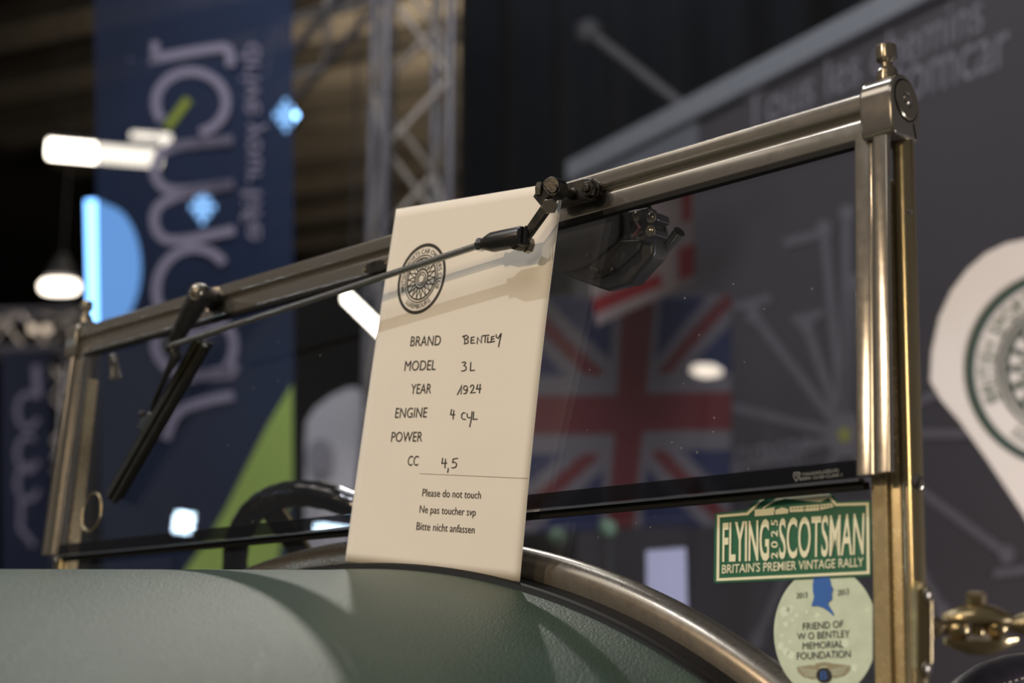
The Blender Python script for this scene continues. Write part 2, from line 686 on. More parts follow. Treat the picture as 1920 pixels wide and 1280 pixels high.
m = MB()
arch_sweep(m, [(0.010, 0.0), (0.002, -0.0015), (-0.004, 0.001), (-0.008, 0.006), (-0.010, 0.012), (-0.0098, 0.0215), (0.010, 0.0215)])
obj('scuttle_band', m, MAT['band'], car, smooth=50, label='arched nickel band along the foot of the lower pane')
m = MB()
arch_sweep(m, [(0.006, 0.0208), (-0.010, 0.0212), (-0.014, 0.0228), (-0.018, 0.0232), (-0.021, 0.0245), (-0.0245, 0.0240), (-0.027, 0.0226), (-0.032, 0.0224), (-0.0355, 0.0245), (-0.0375, 0.031), (0.006, 0.031)])
obj('scuttle_gasket', m, MAT['rubber'], car, smooth=50, label='black ribbed rubber gasket below the nickel band')

# --- hinged top panel of the windscreen -----------------------------
XO = 0.5285
HP = 0.2585


def pan(X, z, off=0.0):
    return V3(X, panel_y(z, off), z)


# section across the frame: (distance inward from the outer edge, y offset, front negative)
SEC = [(0.0, -0.0048), (0.0, -0.0070), (0.0008, -0.0085), (0.0020, -0.0090), (0.0100, -0.0090), (0.0112, -0.0084), (0.0120, -0.0066),
       (0.0128, -0.0048), (0.0150, -0.0040), (0.0172, -0.0050), (0.0272, -0.0050), (0.0280, -0.0042), (0.0280, 0.005), (0.0150, 0.005), (0.0140, -0.0030)]
SECR = [(a * 1.14, b) for a, b in SEC]
m = MB()
rows = []
rows.append([pan(-XO + a * 0.98, -HP, b) for a, b in SEC])
rows.append([pan(-XO + a * 0.98, -a2, b) for (a, b), (a2, _) in zip(SEC, SECR)])
rows.append([pan(XO - a * 0.98, -a2, b) for (a, b), (a2, _) in zip(SEC, SECR)])
rows.append([pan(XO - a * 0.98, -HP, b) for a, b in SEC])
k = len(SEC)
vs = [p for r in rows for p in r]
fs = [(i * k + j, i * k + (j + 1) % k, (i + 1) * k + (j + 1) % k, (i + 1) * k + j) for i in range(3) for j in range(k)]
fs += [tuple(range(k)), tuple(3 * k + j for j in range(k))]
m.add(vs, fs)
frame = obj('windscreen_frame', m, MAT['nickel'], car, smooth=25, bevel=0.0005, seg=2)

m = MB()
z0, z1, xi = -0.030, -0.2600, 0.502
m.prism([pan(-xi, z0, -0.0015), pan(xi, z0, -0.0015), pan(xi, z1, -0.0015), pan(-xi, z1, -0.0015)], (0, 0.004, 0))
obj('windscreen_pane', m, MAT['glass'], frame, label='clear upper pane of the windscreen with dust specks')
m = MB()
m.prism([pan(-xi, -0.2480, -0.0020), pan(xi, -0.2480, -0.0020), pan(xi, -0.2592, -0.0020), pan(-xi, -0.2592, -0.0020)], (0, -0.0008, 0))
obj('tinted_strip', m, MAT['tint'], frame, label='dark strip along the bottom of the upper pane')
m = MB()
m.box((0, panel_y(-0.2606), -0.2606), (2 * xi, 0.0056, 0.0018))
obj('pane_edge', m, MAT['chrome'], frame, label='bright bottom edge of the upper pane')
m = MB()
m.box((0, panel_y(-0.2635) + 0.006, -0.2638), (2 * xi, 0.007, 0.0046))
obj('rubber_lip', m, MAT['rubber'], frame, label='black rubber lip under the upper pane')
m = MB()
m.box((0, panel_y(-0.034, -0.0015), -0.0338), (2 * xi - 0.0, 0.007, 0.0038))
for sx in (-1, 1):
    pass
obj('glazing_seal', m, MAT['rubber'], frame, label='black glazing seal under the top rail')
# safety mark in the dark strip, right-hand end
m = MB()
strip_fn = lambda x, y: at(x, y, -0.0042 - 0.001, TP)
m.text('TOUGHGLAZE(UK)', quad_fn([(1503.5, 887.0), (1572.5, 877.5), (1572.5, 884.0), (1503.5, 892.0)], strip_fn))
m.text('BSEN 12150 CLASS 1', quad_fn([(1499.5, 895.0), (1578.5, 886.5), (1578.5, 892.5), (1499.5, 900.5)], strip_fn))
m.ribbon([(1492.5, 902), (1488, 893), (1488.5, 886.5), (1492, 885), (1494.5, 887.5), (1497, 884.5), (1500, 886.5), (1499, 892), (1492.5, 902)], 1.3, strip_fn)
m.ribbon([(1491, 889), (1493.5, 893), (1496.5, 888.5)], 1.0, strip_fn)
obj('safety_mark', m, mat('pale_etching', '8F8F88', 0.7, noise=0.1), frame, label='pale safety glass mark in the dark strip')
# maker's oval plate on the top rail
m = MB()
rail_fn = lambda off: (lambda x, y: at(x, y, -0.001 + off, TP))
pf = rail_fn(-0.0056)
pl = [(p, q) for p, q in [(683, 505), (690, 495), (702, 490), (716, 487), (726, 489), (731, 496), (726, 504), (714, 509), (698, 513), (687, 512)]]
m.prism([pf(*q) for q in pl], (0, -0.0012, 0))
plate = obj('maker_plate', m, MAT['black_iron'], frame, bevel=0.0003, label='small dark oval plate on the top rail')
for q in ((686, 507), (727, 494)):
    m = MB()
    m.lathe([(0.0017, 0), (0.0017, 0.0012), (0.001, 0.002), (0, 0.0021)], pf(*q) + V3(0, -0.001, 0), (0, -1, 0), 12)
    obj('plate_screw', m, MAT['brass'], frame)

# --- lower pane ------------------------------------------------------
def low(X, z, off=0.0):
    return V3(X, post_y(z, off), z)


m = MB()
n = 60
topz = -0.245
vs = []
for i in range(n + 1):
    X = 0.508 * (2 * i / n - 1)
    vs.append(low(X, topz, -0.0035))
    vs.append(low(X, min(arch(X) - 0.004, topz - 0.005), -0.0035))
k = len(vs)
vs += [p + V3(0, 0.004, 0) for p in vs]
fs = []
for i in range(n):
    a = 2 * i
    fs += [(a, a + 1, a + 3, a + 2), (k + a, k + a + 2, k + a + 3, k + a + 1), (a, a + 2, k + a + 2, k + a), (a + 1, k + a + 1, k + a + 3, a + 3)]
m.add(vs, fs)
obj('lower_pane', m, MAT['glass'], car, label='fixed lower pane of the windscreen behind the hinged one')

# --- posts, channels, pivots ------------------------------------------
XP = 0.5268
for s in (1, -1):
    ax = V3(0, math.sin(0.0579), math.cos(0.0579))
    m = MB()
    zt, zb = -0.030, -0.62
    m.tube([V3(s * XP, post_y(z), z) for z in (zt, -0.1, -0.3, zb)], 0.0073, 28)
    post = obj('windscreen_post', m, MAT['brass'], car, smooth=40)
    m = MB()
    # flat channel fixed to the inner side of the post, carrying the lower pane
    x0, x1 = 0.5030, 0.5146
    for zz0, zz1 in ((-0.06, -0.60),):
        m.prism([V3(s * x0, post_y(zz0, -0.0090), zz0), V3(s * x1, post_y(zz0, -0.0090), zz0), V3(s * x1, post_y(zz0, -0.0040), zz0), V3(s * 0.5210, post_y(zz0, -0.0030), zz0), V3(s * 0.5210, post_y(zz0, 0.005), zz0), V3(s * x0, post_y(zz0, 0.005), zz0)],
                (0, (zz1 - zz0) * TS, zz1 - zz0))
    obj('post_channel', m, MAT['satin_brass'], post, bevel=0.0010, seg=3)
    # pivot housing: rounded block, its axis across the car
    m = MB()
    cy, cz, r = 0.0035, -0.0085, 0.0182
    prof = []
    for i in range(19):
        a = PI * i / 18
        prof.append((cy - r * math.cos(a), cz + r * math.sin(a)))
    prof += [(cy + r, cz - 0.012), (cy + r * 0.72, cz - 0.0265), (cy - r * 0.9, cz - 0.0265), (cy - r, cz - 0.022)]
    m.prism([V3(s * 0.5095, y, z) for y, z in prof], (s * 0.0250, 0, 0))
    hs = obj('pivot_housing', m, MAT['nickel'], post, smooth=30, bevel=0.0022, seg=4)
    m = MB()
    e = s * 0.5345
    m.lathe([(0.0136, -0.001), (0.0136, 0.0008), (0.0128, 0.0014), (0.0056, 0.0014), (0.0050, 0.0008), (0.0048, 0.0006)], V3(e, cy, cz), (s, 0, 0), 48)
    obj('pivot_disc', m, MAT['nickel_dark'], post, smooth=30)
    m = MB()
    m.lathe([(0.0150, -0.001), (0.0150, 0.00025), (0.0139, 0.00025), (0.0139, -0.001)], V3(e, cy, cz), (s, 0, 0), 48)
    obj('pivot_groove', m, MAT['rubber'], post, smooth=30)
    m = MB()
    m.lathe([(0.0046, 0), (0.0044, 0.0012), (0.0034, 0.0024), (0.0018, 0.0030), (0, 0.0032)], V3(e, cy, cz), (s, 0, 0), 24)
    obj('pivot_screw', m, MAT['nickel'], post, smooth=50)
    m = MB()
    m.box(V3(e + s * 0.0002, cy + 0.0090, cz - 0.0195), (0.0006, 0.0008, 0.0105), ax=[(1, 0, 0), (0, 0.97, 0.25), (0, -0.25, 0.97)])
    obj('clamp_slit', m, MAT['rubber'], post)
    # finial thumb nut on top
    m = MB()
    m.lathe([(0.0078, 0), (0.0078, 0.0035), (0.0070, 0.0042), (0.0070, 0.0065), (0.0060, 0.0082), (0.0040, 0.0098), (0.0040, 0.0126), (0.0052, 0.0140), (0.0068, 0.0152),
             (0.0070, 0.0160), (0.0070, 0.0245), (0.0063, 0.0252), (0.0020, 0.0252), (0, 0.0250)], V3(s * 0.5220, cy, cz + r - 0.0012), (0, 0, 1), 28)
    obj('thumb_nut', m, MAT['nickel_dark'], post, smooth=30)
    # screws in the post's outer side
    for zz in (-0.2635, -0.085):
        m = MB()
        big = zz < -0.2
        rr = 0.0048 if big else 0.0022
        dirv = unit(V3(s * 0.86, -0.5, 0))
        c0 = V3(s * XP, post_y(zz), zz) + dirv * 0.0066
        m.lathe([(rr, 0), (rr, 0.0009), (rr * 0.8, 0.0014), (0, 0.0014)], c0, dirv, 20)
        sc_ = obj('post_screw', m, MAT['nickel'], post, smooth=30)
    m = MB()
    m.box(V3(s * XP, post_y(-0.2635), -0.2635) + dirv * 0.0079, (0.0013, 0.0085, 0.0012), ax=[dirv, (0, 0.5, 0.86), (0.5, 0, 0.3)])
    obj('screw_slot', m, MAT['rubber'], post)

# wing nut behind the left pivot, seen through the pane
m = MB()
c0 = at(207, 672, 0.02)
m.lathe([(0.006, 0), (0.006, 0.006), (0.004, 0.008), (0, 0.0085)], c0, (0.3, 0.2, -0.1), 16)
m.tube([c0 + V3(0.002, 0.003, 0), c0 + V3(0.004, 0.004, -0.010), c0 + V3(0.006, 0.004, -0.024)], [0.0035, 0.005, 0.0065], 12)
obj('pivot_wing_nut', m, MAT['nickel_dark'], car, smooth=50, label='small metal wing nut behind the far corner of the pane')

# thin brass ring on the far end of the upper pane
m = MB()
cc = at(172, 960, -0.0035, TP)
e1, e2 = V3(1, 0, 0), unit(V3(0, TP, 1))
m.torus(cc, e1, e2, 0.0195, 0.0011, 48, 8, Rv=0.0205)
obj('disc_holder_ring', m, MAT['brass'], car, smooth=60, label='thin brass ring on the pane beside the far post')

# --- windscreen wiper -------------------------------------------------
def hexnut(mb, c, axis, r, h, mi=0):
    mb.lathe([(r * 0.9, 0), (r, h * 0.12), (r, h * 0.85), (r * 0.88, h)], c, axis, 6, mi)


fy = V3(0, -1, 0)
m = MB()
yb = -0.0105
bar_px = [(1046, 357), (1062, 351), (1108, 338), (1122, 338), (1131, 347), (1131, 364), (1124, 374), (1108, 379), (1046, 394)]
m.prism([at(x, y, yb - 0.0005, TP) for x, y in bar_px], (0, -0.0085, 0))
brk = obj('wiper_bracket', m, MAT['black_iron'], car, bevel=0.0012, seg=3, label='black iron wiper bracket bolted to the top rail')
m = MB()
cn = at(1110, 356, yb - 0.009, TP)
m.lathe([(0.0078, 0), (0.0078, 0.001)], cn, fy, 24)
hexnut(m, cn + fy * 0.001, fy, 0.0066, 0.0048)
m.lathe([(0.0032, 0), (0.0032, 0.0024), (0.0025, 0.0028)], cn + fy * 0.0056, fy, 16)
obj('bracket_nut', m, MAT['black_iron'], brk, smooth=30)
ys = -0.047
sp0 = at(1078, 366, yb - 0.006, TP)
sp1 = at(1036, 352, ys - 0.004)
m = MB()
spd = unit(sp1 - sp0)
m.tube([sp0, sp1], 0.0036, 20)
m.lathe([(0.0052, 0), (0.0052, 0.004), (0.0044, 0.005)], sp0, spd, 20)
obj('bracket_pin', m, MAT['black_iron'], brk, smooth=30)
# crank: split clamp head with two bolts, flat arm, lower eye
m = MB()
hd = at(1036, 352, ys)
m.tube([hd - spd * 0.0105, hd + spd * 0.0035], 0.0082, 28)
ang = unit(at(983, 452, ys) - at(1036, 375, ys))
lug = hd + ang * 0.0085
m.box(lug, (0.013, 0.012, 0.0125), ax=[np.cross(ang, fy), fy, ang])
p0 = at(1037, 378, ys)
p1 = at(981, 457, ys)
wv = np.cross(ang, fy)
m.prism([p0 + wv * 0.0048, p1 + wv * 0.0042, p1 - wv * 0.0042, p0 - wv * 0.0048], (0, -0.004, 0))
m.lathe([(0.0058, 0), (0.0058, 0.0060)], p1 + V3(0, 0.001, 0), fy, 24)
crank = obj('wiper_crank', m, MAT['black_iron'], car, smooth=30, bevel=0.0008, seg=2, label='black crank arm hanging over the corner of the paper sign')
m = MB()
hexnut(m, lug - wv * 0.0075 + ang * 0.001 - V3(0, 0, 0.002), unit(fy + V3(0.62, 0, -0.42)), 0.0062, 0.0075)
obj('clamp_bolt', m, MAT['nickel'], crank, smooth=30)
m = MB()
hexnut(m, hd - unit(V3(1, 0.0, 0.1)) * 0.0068 - V3(0, 0.004, 0), unit(V3(-1, -0.5, 0.15)), 0.0058, 0.0045)
obj('clamp_nut', m, MAT['nickel'], crank, smooth=30)
m = MB()
hexnut(m, p1 + V3(0.002, 0.0008, -0.001), V3(0.35, 1, -0.15), 0.0062, 0.0055)
obj('crank_nut', m, MAT['nickel'], crank, smooth=30)
# link rod from the crank to the far wiper arm
yl = ys - 0.0085
ra = at(977, 443, yl)
rb = at(903, 458, yl)
rc = at(322, 647, yl + 0.002)
rd = unit(rb - ra)
m = MB()
m.tube([rb, (rb + rc) / 2 + V3(0, 0, -0.0004), rc], 0.0029, 18)
rod = obj('link_rod', m, MAT['rod'], car, smooth=40, label='thin steel link rod crossing in front of the paper sign')
m = MB()
L = np.linalg.norm(rb - ra)
m.lathe([(0.0040, 0), (0.0078, L * 0.28), (0.0080, L * 0.32), (0.0080, L * 1.02), (0.0072, L * 1.06)], rb, -rd, 28)
obj('rod_socket', m, MAT['black_paint'], rod, smooth=30, label='black cylindrical end socket of the link rod')
m = MB()
m.box(ra - rd * 0.0055, (0.0008, 0.0022, 0.0150), ax=[rd, unit(np.cross(rd, (0, 0, 1))), (0, 0, 1)])
obj('socket_slot', m, MAT['rubber'], rod)
m = MB()
hexnut(m, rb + rd * 0.0035, -rd, 0.0056, 0.005)
obj('lock_nut', m, MAT['chrome'], rod, smooth=30)
m = MB()
m.lathe([(0.0062, 0), (0.0066, 0.002), (0.0066, 0.009), (0.005, 0.011), (0, 0.0112)], at(980, 456, ys - 0.0015), fy, 24)
obj('rod_pivot', m, MAT['black_iron'], rod, smooth=30)
# far arm
m = MB()
yw = -0.030
sA = at(404, 563, -0.010, TP)
sB = at(372, 548, yw - 0.012)
sd = unit(sB - sA)
m.tube([sA, sA + sd * 0.005], 0.0115, 24)
m.tube([sA + sd * 0.004, sB - sd * 0.004], 0.0090, 24)
m.tube([sB - sd * 0.004, sB + sd * 0.004], [0.0098, 0.0085], 24)
aj = at(322, 648, yw - 0.006)
ab = sB - sd * 0.006
m.tube([ab, ab + (aj - ab) * 0.3, ab + (aj - ab) * 0.85, aj], [0.0115, 0.0105, 0.0072, 0.0062], 20)
m.lathe([(0.0068, -0.006), (0.0068, 0.008)], aj, fy, 20)
tip = at(284, 772, -0.022)
m.tube([aj, at(330, 668, yw - 0.004), at(313, 700, yw - 0.004), at(291, 750, -0.026), tip], [0.0060, 0.0058, 0.0030, 0.0026, 0.0026], 14)
arm = obj('wiper_arm', m, MAT['black_paint'], car, smooth=40, label='black far wiper arm clamped to a spindle on the rail')
m = MB()
m.tube([sA - sd * 0.001, sA + sd * 0.0015], 0.0130, 24)
obj('spindle_washer', m, MAT['nickel'], arm, smooth=40)
m = MB()
m.lathe([(0.0078, 0), (0.0072, 0.002), (0.0050, 0.0040), (0, 0.0046)], sB + sd * 0.004, sd, 20)
obj('spindle_cap', m, MAT['nickel_dark'], arm, smooth=40)
m = MB()
m.prism([at(x, y, -0.024) for x, y in [(254, 803), (262, 786), (276, 772), (290, 782), (288, 802), (272, 808)]], (0, 0.012, 0))
m.tube([at(268, 780, -0.02), at(266, 772, -0.024)], 0.0035, 12)
obj('blade_clip', m, MAT['black_paint'], arm, bevel=0.0008)
m = MB()
b0, b1 = at(381, 640, -0.014, TP), at(211, 934, -0.012, TP)
bd = unit(b1 - b0)
bw = unit(np.cross(bd, fy))
for o0, o1, hh in ((0.0105, 0.0040, 0.004), (0.0040, -0.0030, 0.0065), (-0.0030, -0.0095, 0.004)):
    m.prism([b0 + bw * o0 + fy * hh, b1 + bw * o0 + fy * hh, b1 + bw * o0 - fy * 0.002, b0 + bw * o0 - fy * 0.002], -bw * (o0 - o1) * 0.92)
blade = obj('wiper_blade', m, mat('olive_black_blade', '2E2C22', 0.4, 0.5, noise=0.3, scale=80), car, bevel=0.0005, label='straight wiper blade slanting down the far end of the pane')
m = MB()
m.prism([b0 + bw * 0.0012, b1 + bw * 0.0012, b1 - bw * 0.0012, b0 - bw * 0.0012], (0, 0.012, 0))
obj('blade_rubber', m, MAT['rubber'], blade)

# --- wiper motor behind the pane ---------------------------------------
ym = 0.030
m = MB()
body = [(1040, 424), (1060, 414), (1205, 378), (1222, 386), (1254, 425), (1256, 476), (1250, 488), (1229, 509), (1207, 534), (1149, 546), (1130, 541), (1089, 526), (1040, 508)]
front = [(1038, 424), (1058, 414), (1184, 384), (1198, 390), (1226, 428), (1228, 474), (1222, 486), (1202, 508), (1182, 532), (1140, 545), (1124, 540), (1086, 526), (1038, 508)]
nb = len(body)
vs = [at(x, y, ym) for x, y in front] + [at(x, y, ym + 0.036) for x, y in body]
m.add(vs, [tuple(range(nb)), tuple(range(nb, 2 * nb))] + [(i, (i + 1) % nb, (i + 1) % nb + nb, i + nb) for i in range(nb)])
mot = obj('wiper_motor', m, MAT['black_paint'], car, bevel=0.004, seg=4, smooth=40, label='black wiper motor case hanging behind the upper pane')
m = MB()
m.prism([at(x, y, ym - 0.001) for x, y in [(1040, 424), (1166, 396), (1166, 440), (1158, 455), (1108, 497), (1092, 505), (1040, 516)]], (0, -0.0035, 0))
obj('motor_cover', m, MAT['black_paint'], mot, bevel=0.0012, seg=2)
m = MB()
m.prism([at(x, y, ym - 0.0005) for x, y in [(1100, 505), (1166, 452), (1206, 450), (1200, 470), (1160, 505), (1130, 520), (1106, 523)]], (0, -0.0015, 0))
obj('gearbox_plate', m, MAT['black_paint'], mot, bevel=0.0006, seg=2)
for x, y in [(1104, 482), (1110, 505), (1120, 508), (1147, 506)]:
    m = MB()
    m.lathe([(0.0030, 0), (0.0030, 0.0012), (0.0020, 0.0022), (0, 0.0026)], at(x, y, ym - 0.004), fy, 14)
    obj('motor_rivet', m, MAT['black_iron'], mot, smooth=40)
m = MB()
m.prism([at(x, y, ym - 0.010) for x, y in [(1176, 396), (1214, 388), (1216, 440), (1206, 452), (1184, 446)]], (0, 0.012, 0))
m.prism([at(x, y, ym - 0.016) for x, y in [(1214, 392), (1228, 399), (1229, 412), (1216, 420), (1226, 428), (1226, 440), (1214, 444)]], (0, 0.018, 0))
tb = obj('terminal_block', m, MAT['black_paint'], mot, bevel=0.001)
for x, y in [(1196, 405), (1222, 408), (1221, 433)]:
    m = MB()
    m.lathe([(0.0044, 0), (0.0046, 0.0015), (0.0030, 0.003), (0, 0.0032)], at(x, y, ym - 0.017), fy, 14)
    obj('terminal_screw', m, MAT['nickel_dark'], mot, smooth=40)
m = MB()
m.tube([at(1192, 415, ym - 0.013), at(1200, 428, ym - 0.016), at(1190, 440, ym - 0.013)], 0.0014, 8)
obj('terminal_wire', m, mat('faded_red_wire', '6A3A3A', 0.6, noise=0.1), mot, smooth=40)
m = MB()
la, lb = at(1246, 470, ym + 0.030), at(1274, 434, ym + 0.026)
m.tube([la, la + (lb - la) * 0.7, lb], [0.0036, 0.0046, 0.0050], 16)
obj('park_lever', m, MAT['chrome'], mot, smooth=40, label='bright lever on the side of the wiper motor')
m = MB()
m.lathe([(0.009, 0), (0.009, 0.010), (0.006, 0.016)], at(1200, 388, ym + 0.012), (0, 0.2, 1), 20)
obj('motor_mount', m, MAT['black_paint'], mot, smooth=40)

# --- steering wheel -----------------------------------------------------
Rw, cw = 0.20, V3(-0.26, 0.22, -0.365)
tl = math.radians(35)
wu, wvv = V3(1, 0, 0), V3(0, -math.sin(tl), math.cos(tl))
wn = np.cross(wu, wvv)
m = MB()
m.torus(cw, wu, wvv, Rw, 0.0140, 240, 18)
for i_ in range(240):
    g_ = 1 + 0.025 * math.sin(2 * PI * i_ / 5.0)
    a_ = 2 * PI * i_ / 240
    c_ = cw + Rw * (math.cos(a_) * wu + math.sin(a_) * wvv)
    for j_ in range(18):
        m.v[i_ * 18 + j_] = tuple(c_ + (V3(*m.v[i_ * 18 + j_]) - c_) * g_)
wheel = obj('steering_wheel', m, MAT['rim'], car, smooth=60, label='black glossy steering wheel rim behind the lower pane')
hubc = cw - wn * (-0.03)
for k_ in range(4):
    a = math.radians(103 + 90 * k_)
    e = math.cos(a) * wu + math.sin(a) * wvv
    t = np.cross(wn, e)
    m = MB()
    m.prism([cw + e * 0.03 + t * 0.014, cw + e * (Rw - 0.004) + t * 0.019, cw + e * (Rw - 0.004) - t * 0.019, cw + e * 0.03 - t * 0.014], wn * 0.004)
    obj('spoke', m, MAT['rim'], wheel, bevel=0.001)
    m = MB()
    m.tube([cw + e * 0.035 - t * 0.015, cw + e * (Rw - 0.012) - t * 0.0195], 0.0022, 10)
    obj('spoke_edge', m, MAT['brass'], wheel, smooth=40)
m = MB()
m.lathe([(0.040, -0.012), (0.040, 0.006), (0.030, 0.014), (0, 0.016)], cw, wn, 32)
obj('wheel_hub', m, MAT['nickel_dark'], wheel, smooth=40)
m = MB()
m.tube([cw, cw - wn * 0.5 if (wn @ V3(0, 1, 0)) > 0 else cw + wn * 0.5], 0.02, 20)
obj('steering_column', m, MAT['black_paint'], wheel, smooth=40)

# --- brass clamp joint on the near post ----------------------------------
yk = 0.0
cp = lambda x, y, d=0.0: bg(x, y, 0.845 + d)
m = MB()
out = [(1719, 1112), (1722, 1100), (1730, 1095), (1741, 1097), (1748, 1108), (1750, 1130), (1750, 1240), (1748, 1262), (1738, 1274), (1728, 1272), (1720, 1256)]
m.prism([cp(x, y, -0.006) for x, y in out], FW * 0.012)
cl = obj('wind_deflector_clamp', m, MAT['brass'], car, bevel=0.003, seg=4, smooth=40, label='brass ball joint clamp on the outside of the near post')
for x, y in ((1739, 1113), (1737, 1252)):
    m = MB()
    m.lathe([(0.0038, 0), (0.0038, 0.001), (0.0026, 0.0018), (0, 0.0018)], cp(x, y, -0.007), -FW * 0.8 + RT * 0.6, 16)
    obj('clamp_screw', m, MAT['nickel'], cl, smooth=40)
m = MB()
m.tube([cp(1728, 1177, 0.004), cp(1740, 1176), cp(1757, 1176), cp(1768, 1177), cp(1780, 1178)], [0.0062, 0.0064, 0.0058, 0.0034, 0.0030], 20)
m.lathe([(0.0001, -0.0066), (0.0034, -0.0058), (0.0056, -0.0032), (0.0064, 0), (0.0056, 0.0032), (0.0034, 0.0058), (0.0001, 0.0066)], cp(1797, 1178), RT, 24)
obj('ball_stud', m, MAT['brass'], cl, smooth=60)
m = MB()
m.lathe([(0.0001, -0.0066), (0.0034, -0.0058), (0.0056, -0.0032), (0.0064, 0), (0.0056, 0.0032), (0.0034, 0.0058), (0.0001, 0.0066)], cp(1868, 1175), RT, 24)
m.tube([cp(1872, 1175), cp(1888, 1173), cp(1898, 1171), cp(1912, 1171), cp(1935, 1168), cp(1990, 1160)], [0.0050, 0.0036, 0.0036, 0.0058, 0.0075, 0.0080], 20)
obj('deflector_stud', m, MAT['brass'], cl, smooth=60)
for yy, hgt, dz in ((1161, 30, 1), (1195, 34, -1)):
    m = MB()
    # leaf-shaped plate: long along the joint, thick in the middle
    x0, x1 = (1769, 1897) if dz > 0 else (1771, 1905)
    rows_ = []
    nn = 14
    for i in range(nn + 1):
        t = i / nn
        x = x0 + (x1 - x0) * t
        prof = math.sin(PI * min(max(t, 0.03), 0.97)) ** 0.55
        rows_.append((cp(x, yy), 0.0085 * prof + 0.0008, (hgt / FPX * 0.845) * (0.22 + 0.78 * math.sin(PI * (0.06 + 0.88 * t)))))
    vs, fs = [], []
    kk = 16
    for c_, wd, ht in rows_:
        for j in range(kk):
            a = PI * j / (kk - 1)
            vs.append(c_ + FW * (-wd * math.cos(a)) + UP * dz * ht * (math.sin(a) ** 0.8))
    for i in range(nn):
        for j in range(kk):
            j2 = (j + 1) % kk
            fs.append((i * kk + j, i * kk + j2, (i + 1) * kk + j2, (i + 1) * kk + j))
    fs += [tuple(range(kk)), tuple(nn * kk + j for j in range(kk))]
    m.add(vs, fs)
    obj('clamp_plate', m, MAT['brass'], cl, smooth=50)
m = MB()
m.tube([cp(1834, 1190), cp(1834, 1140)], 0.0036, 16)
obj('clamp_bolt', m, MAT['brass'], cl, smooth=40)
m = MB()
hexnut(m, cp(1830, 1136), UP, 0.0056, 0.0080)
obj('clamp_nut', m, MAT['brass'], cl, smooth=30)

# --- padded black cockpit edge behind the near post ------------------------
m = MB()
pth = [(1700, 1420), (1785, 1335), (1850, 1280), (1930, 1262), (2060, 1268), (2240, 1290)]
m.tube([bg(x, y, 1.10 + 0.05 * i) for i, (x, y) in enumerate(pth)], [0.016, 0.018, 0.0195, 0.020, 0.020, 0.020], 24)
pad = obj('cockpit_roll', m, MAT['leather_black'], car, smooth=60, subsurf=1, label='black leather padded roll beside the near post')
m = MB()
for i in range(14):
    t = i / 13
    x, y = 1868 + t * 150, 1287 - 34 * math.sin(t * 1.4)
    p = bg(x, y, 1.075)
    q = bg(x + 6, y - 2.4, 1.075)
    m.tube([p, q], 0.0009, 6)
obj('stitching', m, MAT['thread'], pad, label='pale stitching on the black leather roll')

# ------------------------------------------------------------------ paper sign
PC = [(743, 392), (1057, 340), (975, 1090), (647, 1052)]
PW, PH = 0.205, 0.309
PCP = [at(x, y, -0.030, 0.0) for x, y in PC]
h_px = homography(PC, [(0, 0), (1, 0), (1, 1), (0, 1)])


def sheet(u, v, off=0.0):
    """u to the right, v downwards, both 0..1; the sheet bows slightly forward"""
    t = PCP[0] * (1 - u) + PCP[1] * u
    b = PCP[3] * (1 - u) + PCP[2] * u
    p = t * (1 - v) + b * v
    bow = -0.0030 * math.sin(PI * v) * (0.4 + 0.6 * u)
    return p + V3(0, bow - off, 0)


def pfn(px, py):
    u, v = h_px(px, py)
    return sheet(u, v, 0.0005)


m = MB()
m.grid(lambda u, v: sheet(u, v), 24, 36)
paper = obj('paper_sign', m, MAT['paper'], None, smooth=60, origin=(PCP[2] + PCP[3]) / 2, solid=0.0003,
            label='cream paper sheet of car details propped against the windscreen', cat='sign')
# printed words: (text, baseline left px, baseline right px, cap height px)
rows = [('BRAND', (772.8, 640.3), (829.5, 638.3), 18.4), ('MODEL', (761.9, 686.0), (820.6, 684.0), 18.6), ('YEAR', (773.6, 729.0), (812, 728.0), 18.6),
        ('ENGINE', (744.3, 774.3), (803.8, 773.0), 19), ('POWER', (736.5, 819.6), (794.8, 818.9), 19), ('CC', (767, 864.9), (787, 864.9), 19),
        ('Please do not touch', (794.0, 923.6), (904.4, 928.0), 14.6), ('Ne pas toucher svp', (788.2, 955.6), (894.0, 961.4), 14.6), ('Bitte nicht anfassen', (781.8, 988.8), (891.2, 995.5), 15.0)]
for s, a, b, hpx in rows:
    m = MB()
    up = V2(0.125, -1) * hpx
    a, b = V2(*a), V2(*b)
    m.text(s, quad_fn([a + up, b + up, b, a], pfn))
    obj('printed_line', m, MAT['ink'], paper, label='printed grey words')
m = MB()
m.ribbon([(790.4, 880), (995, 888.7)], 0.8, pfn)
obj('ruled_line', m, mat('thin_grey_line', '8A8378', 0.8, noise=0.05), paper)
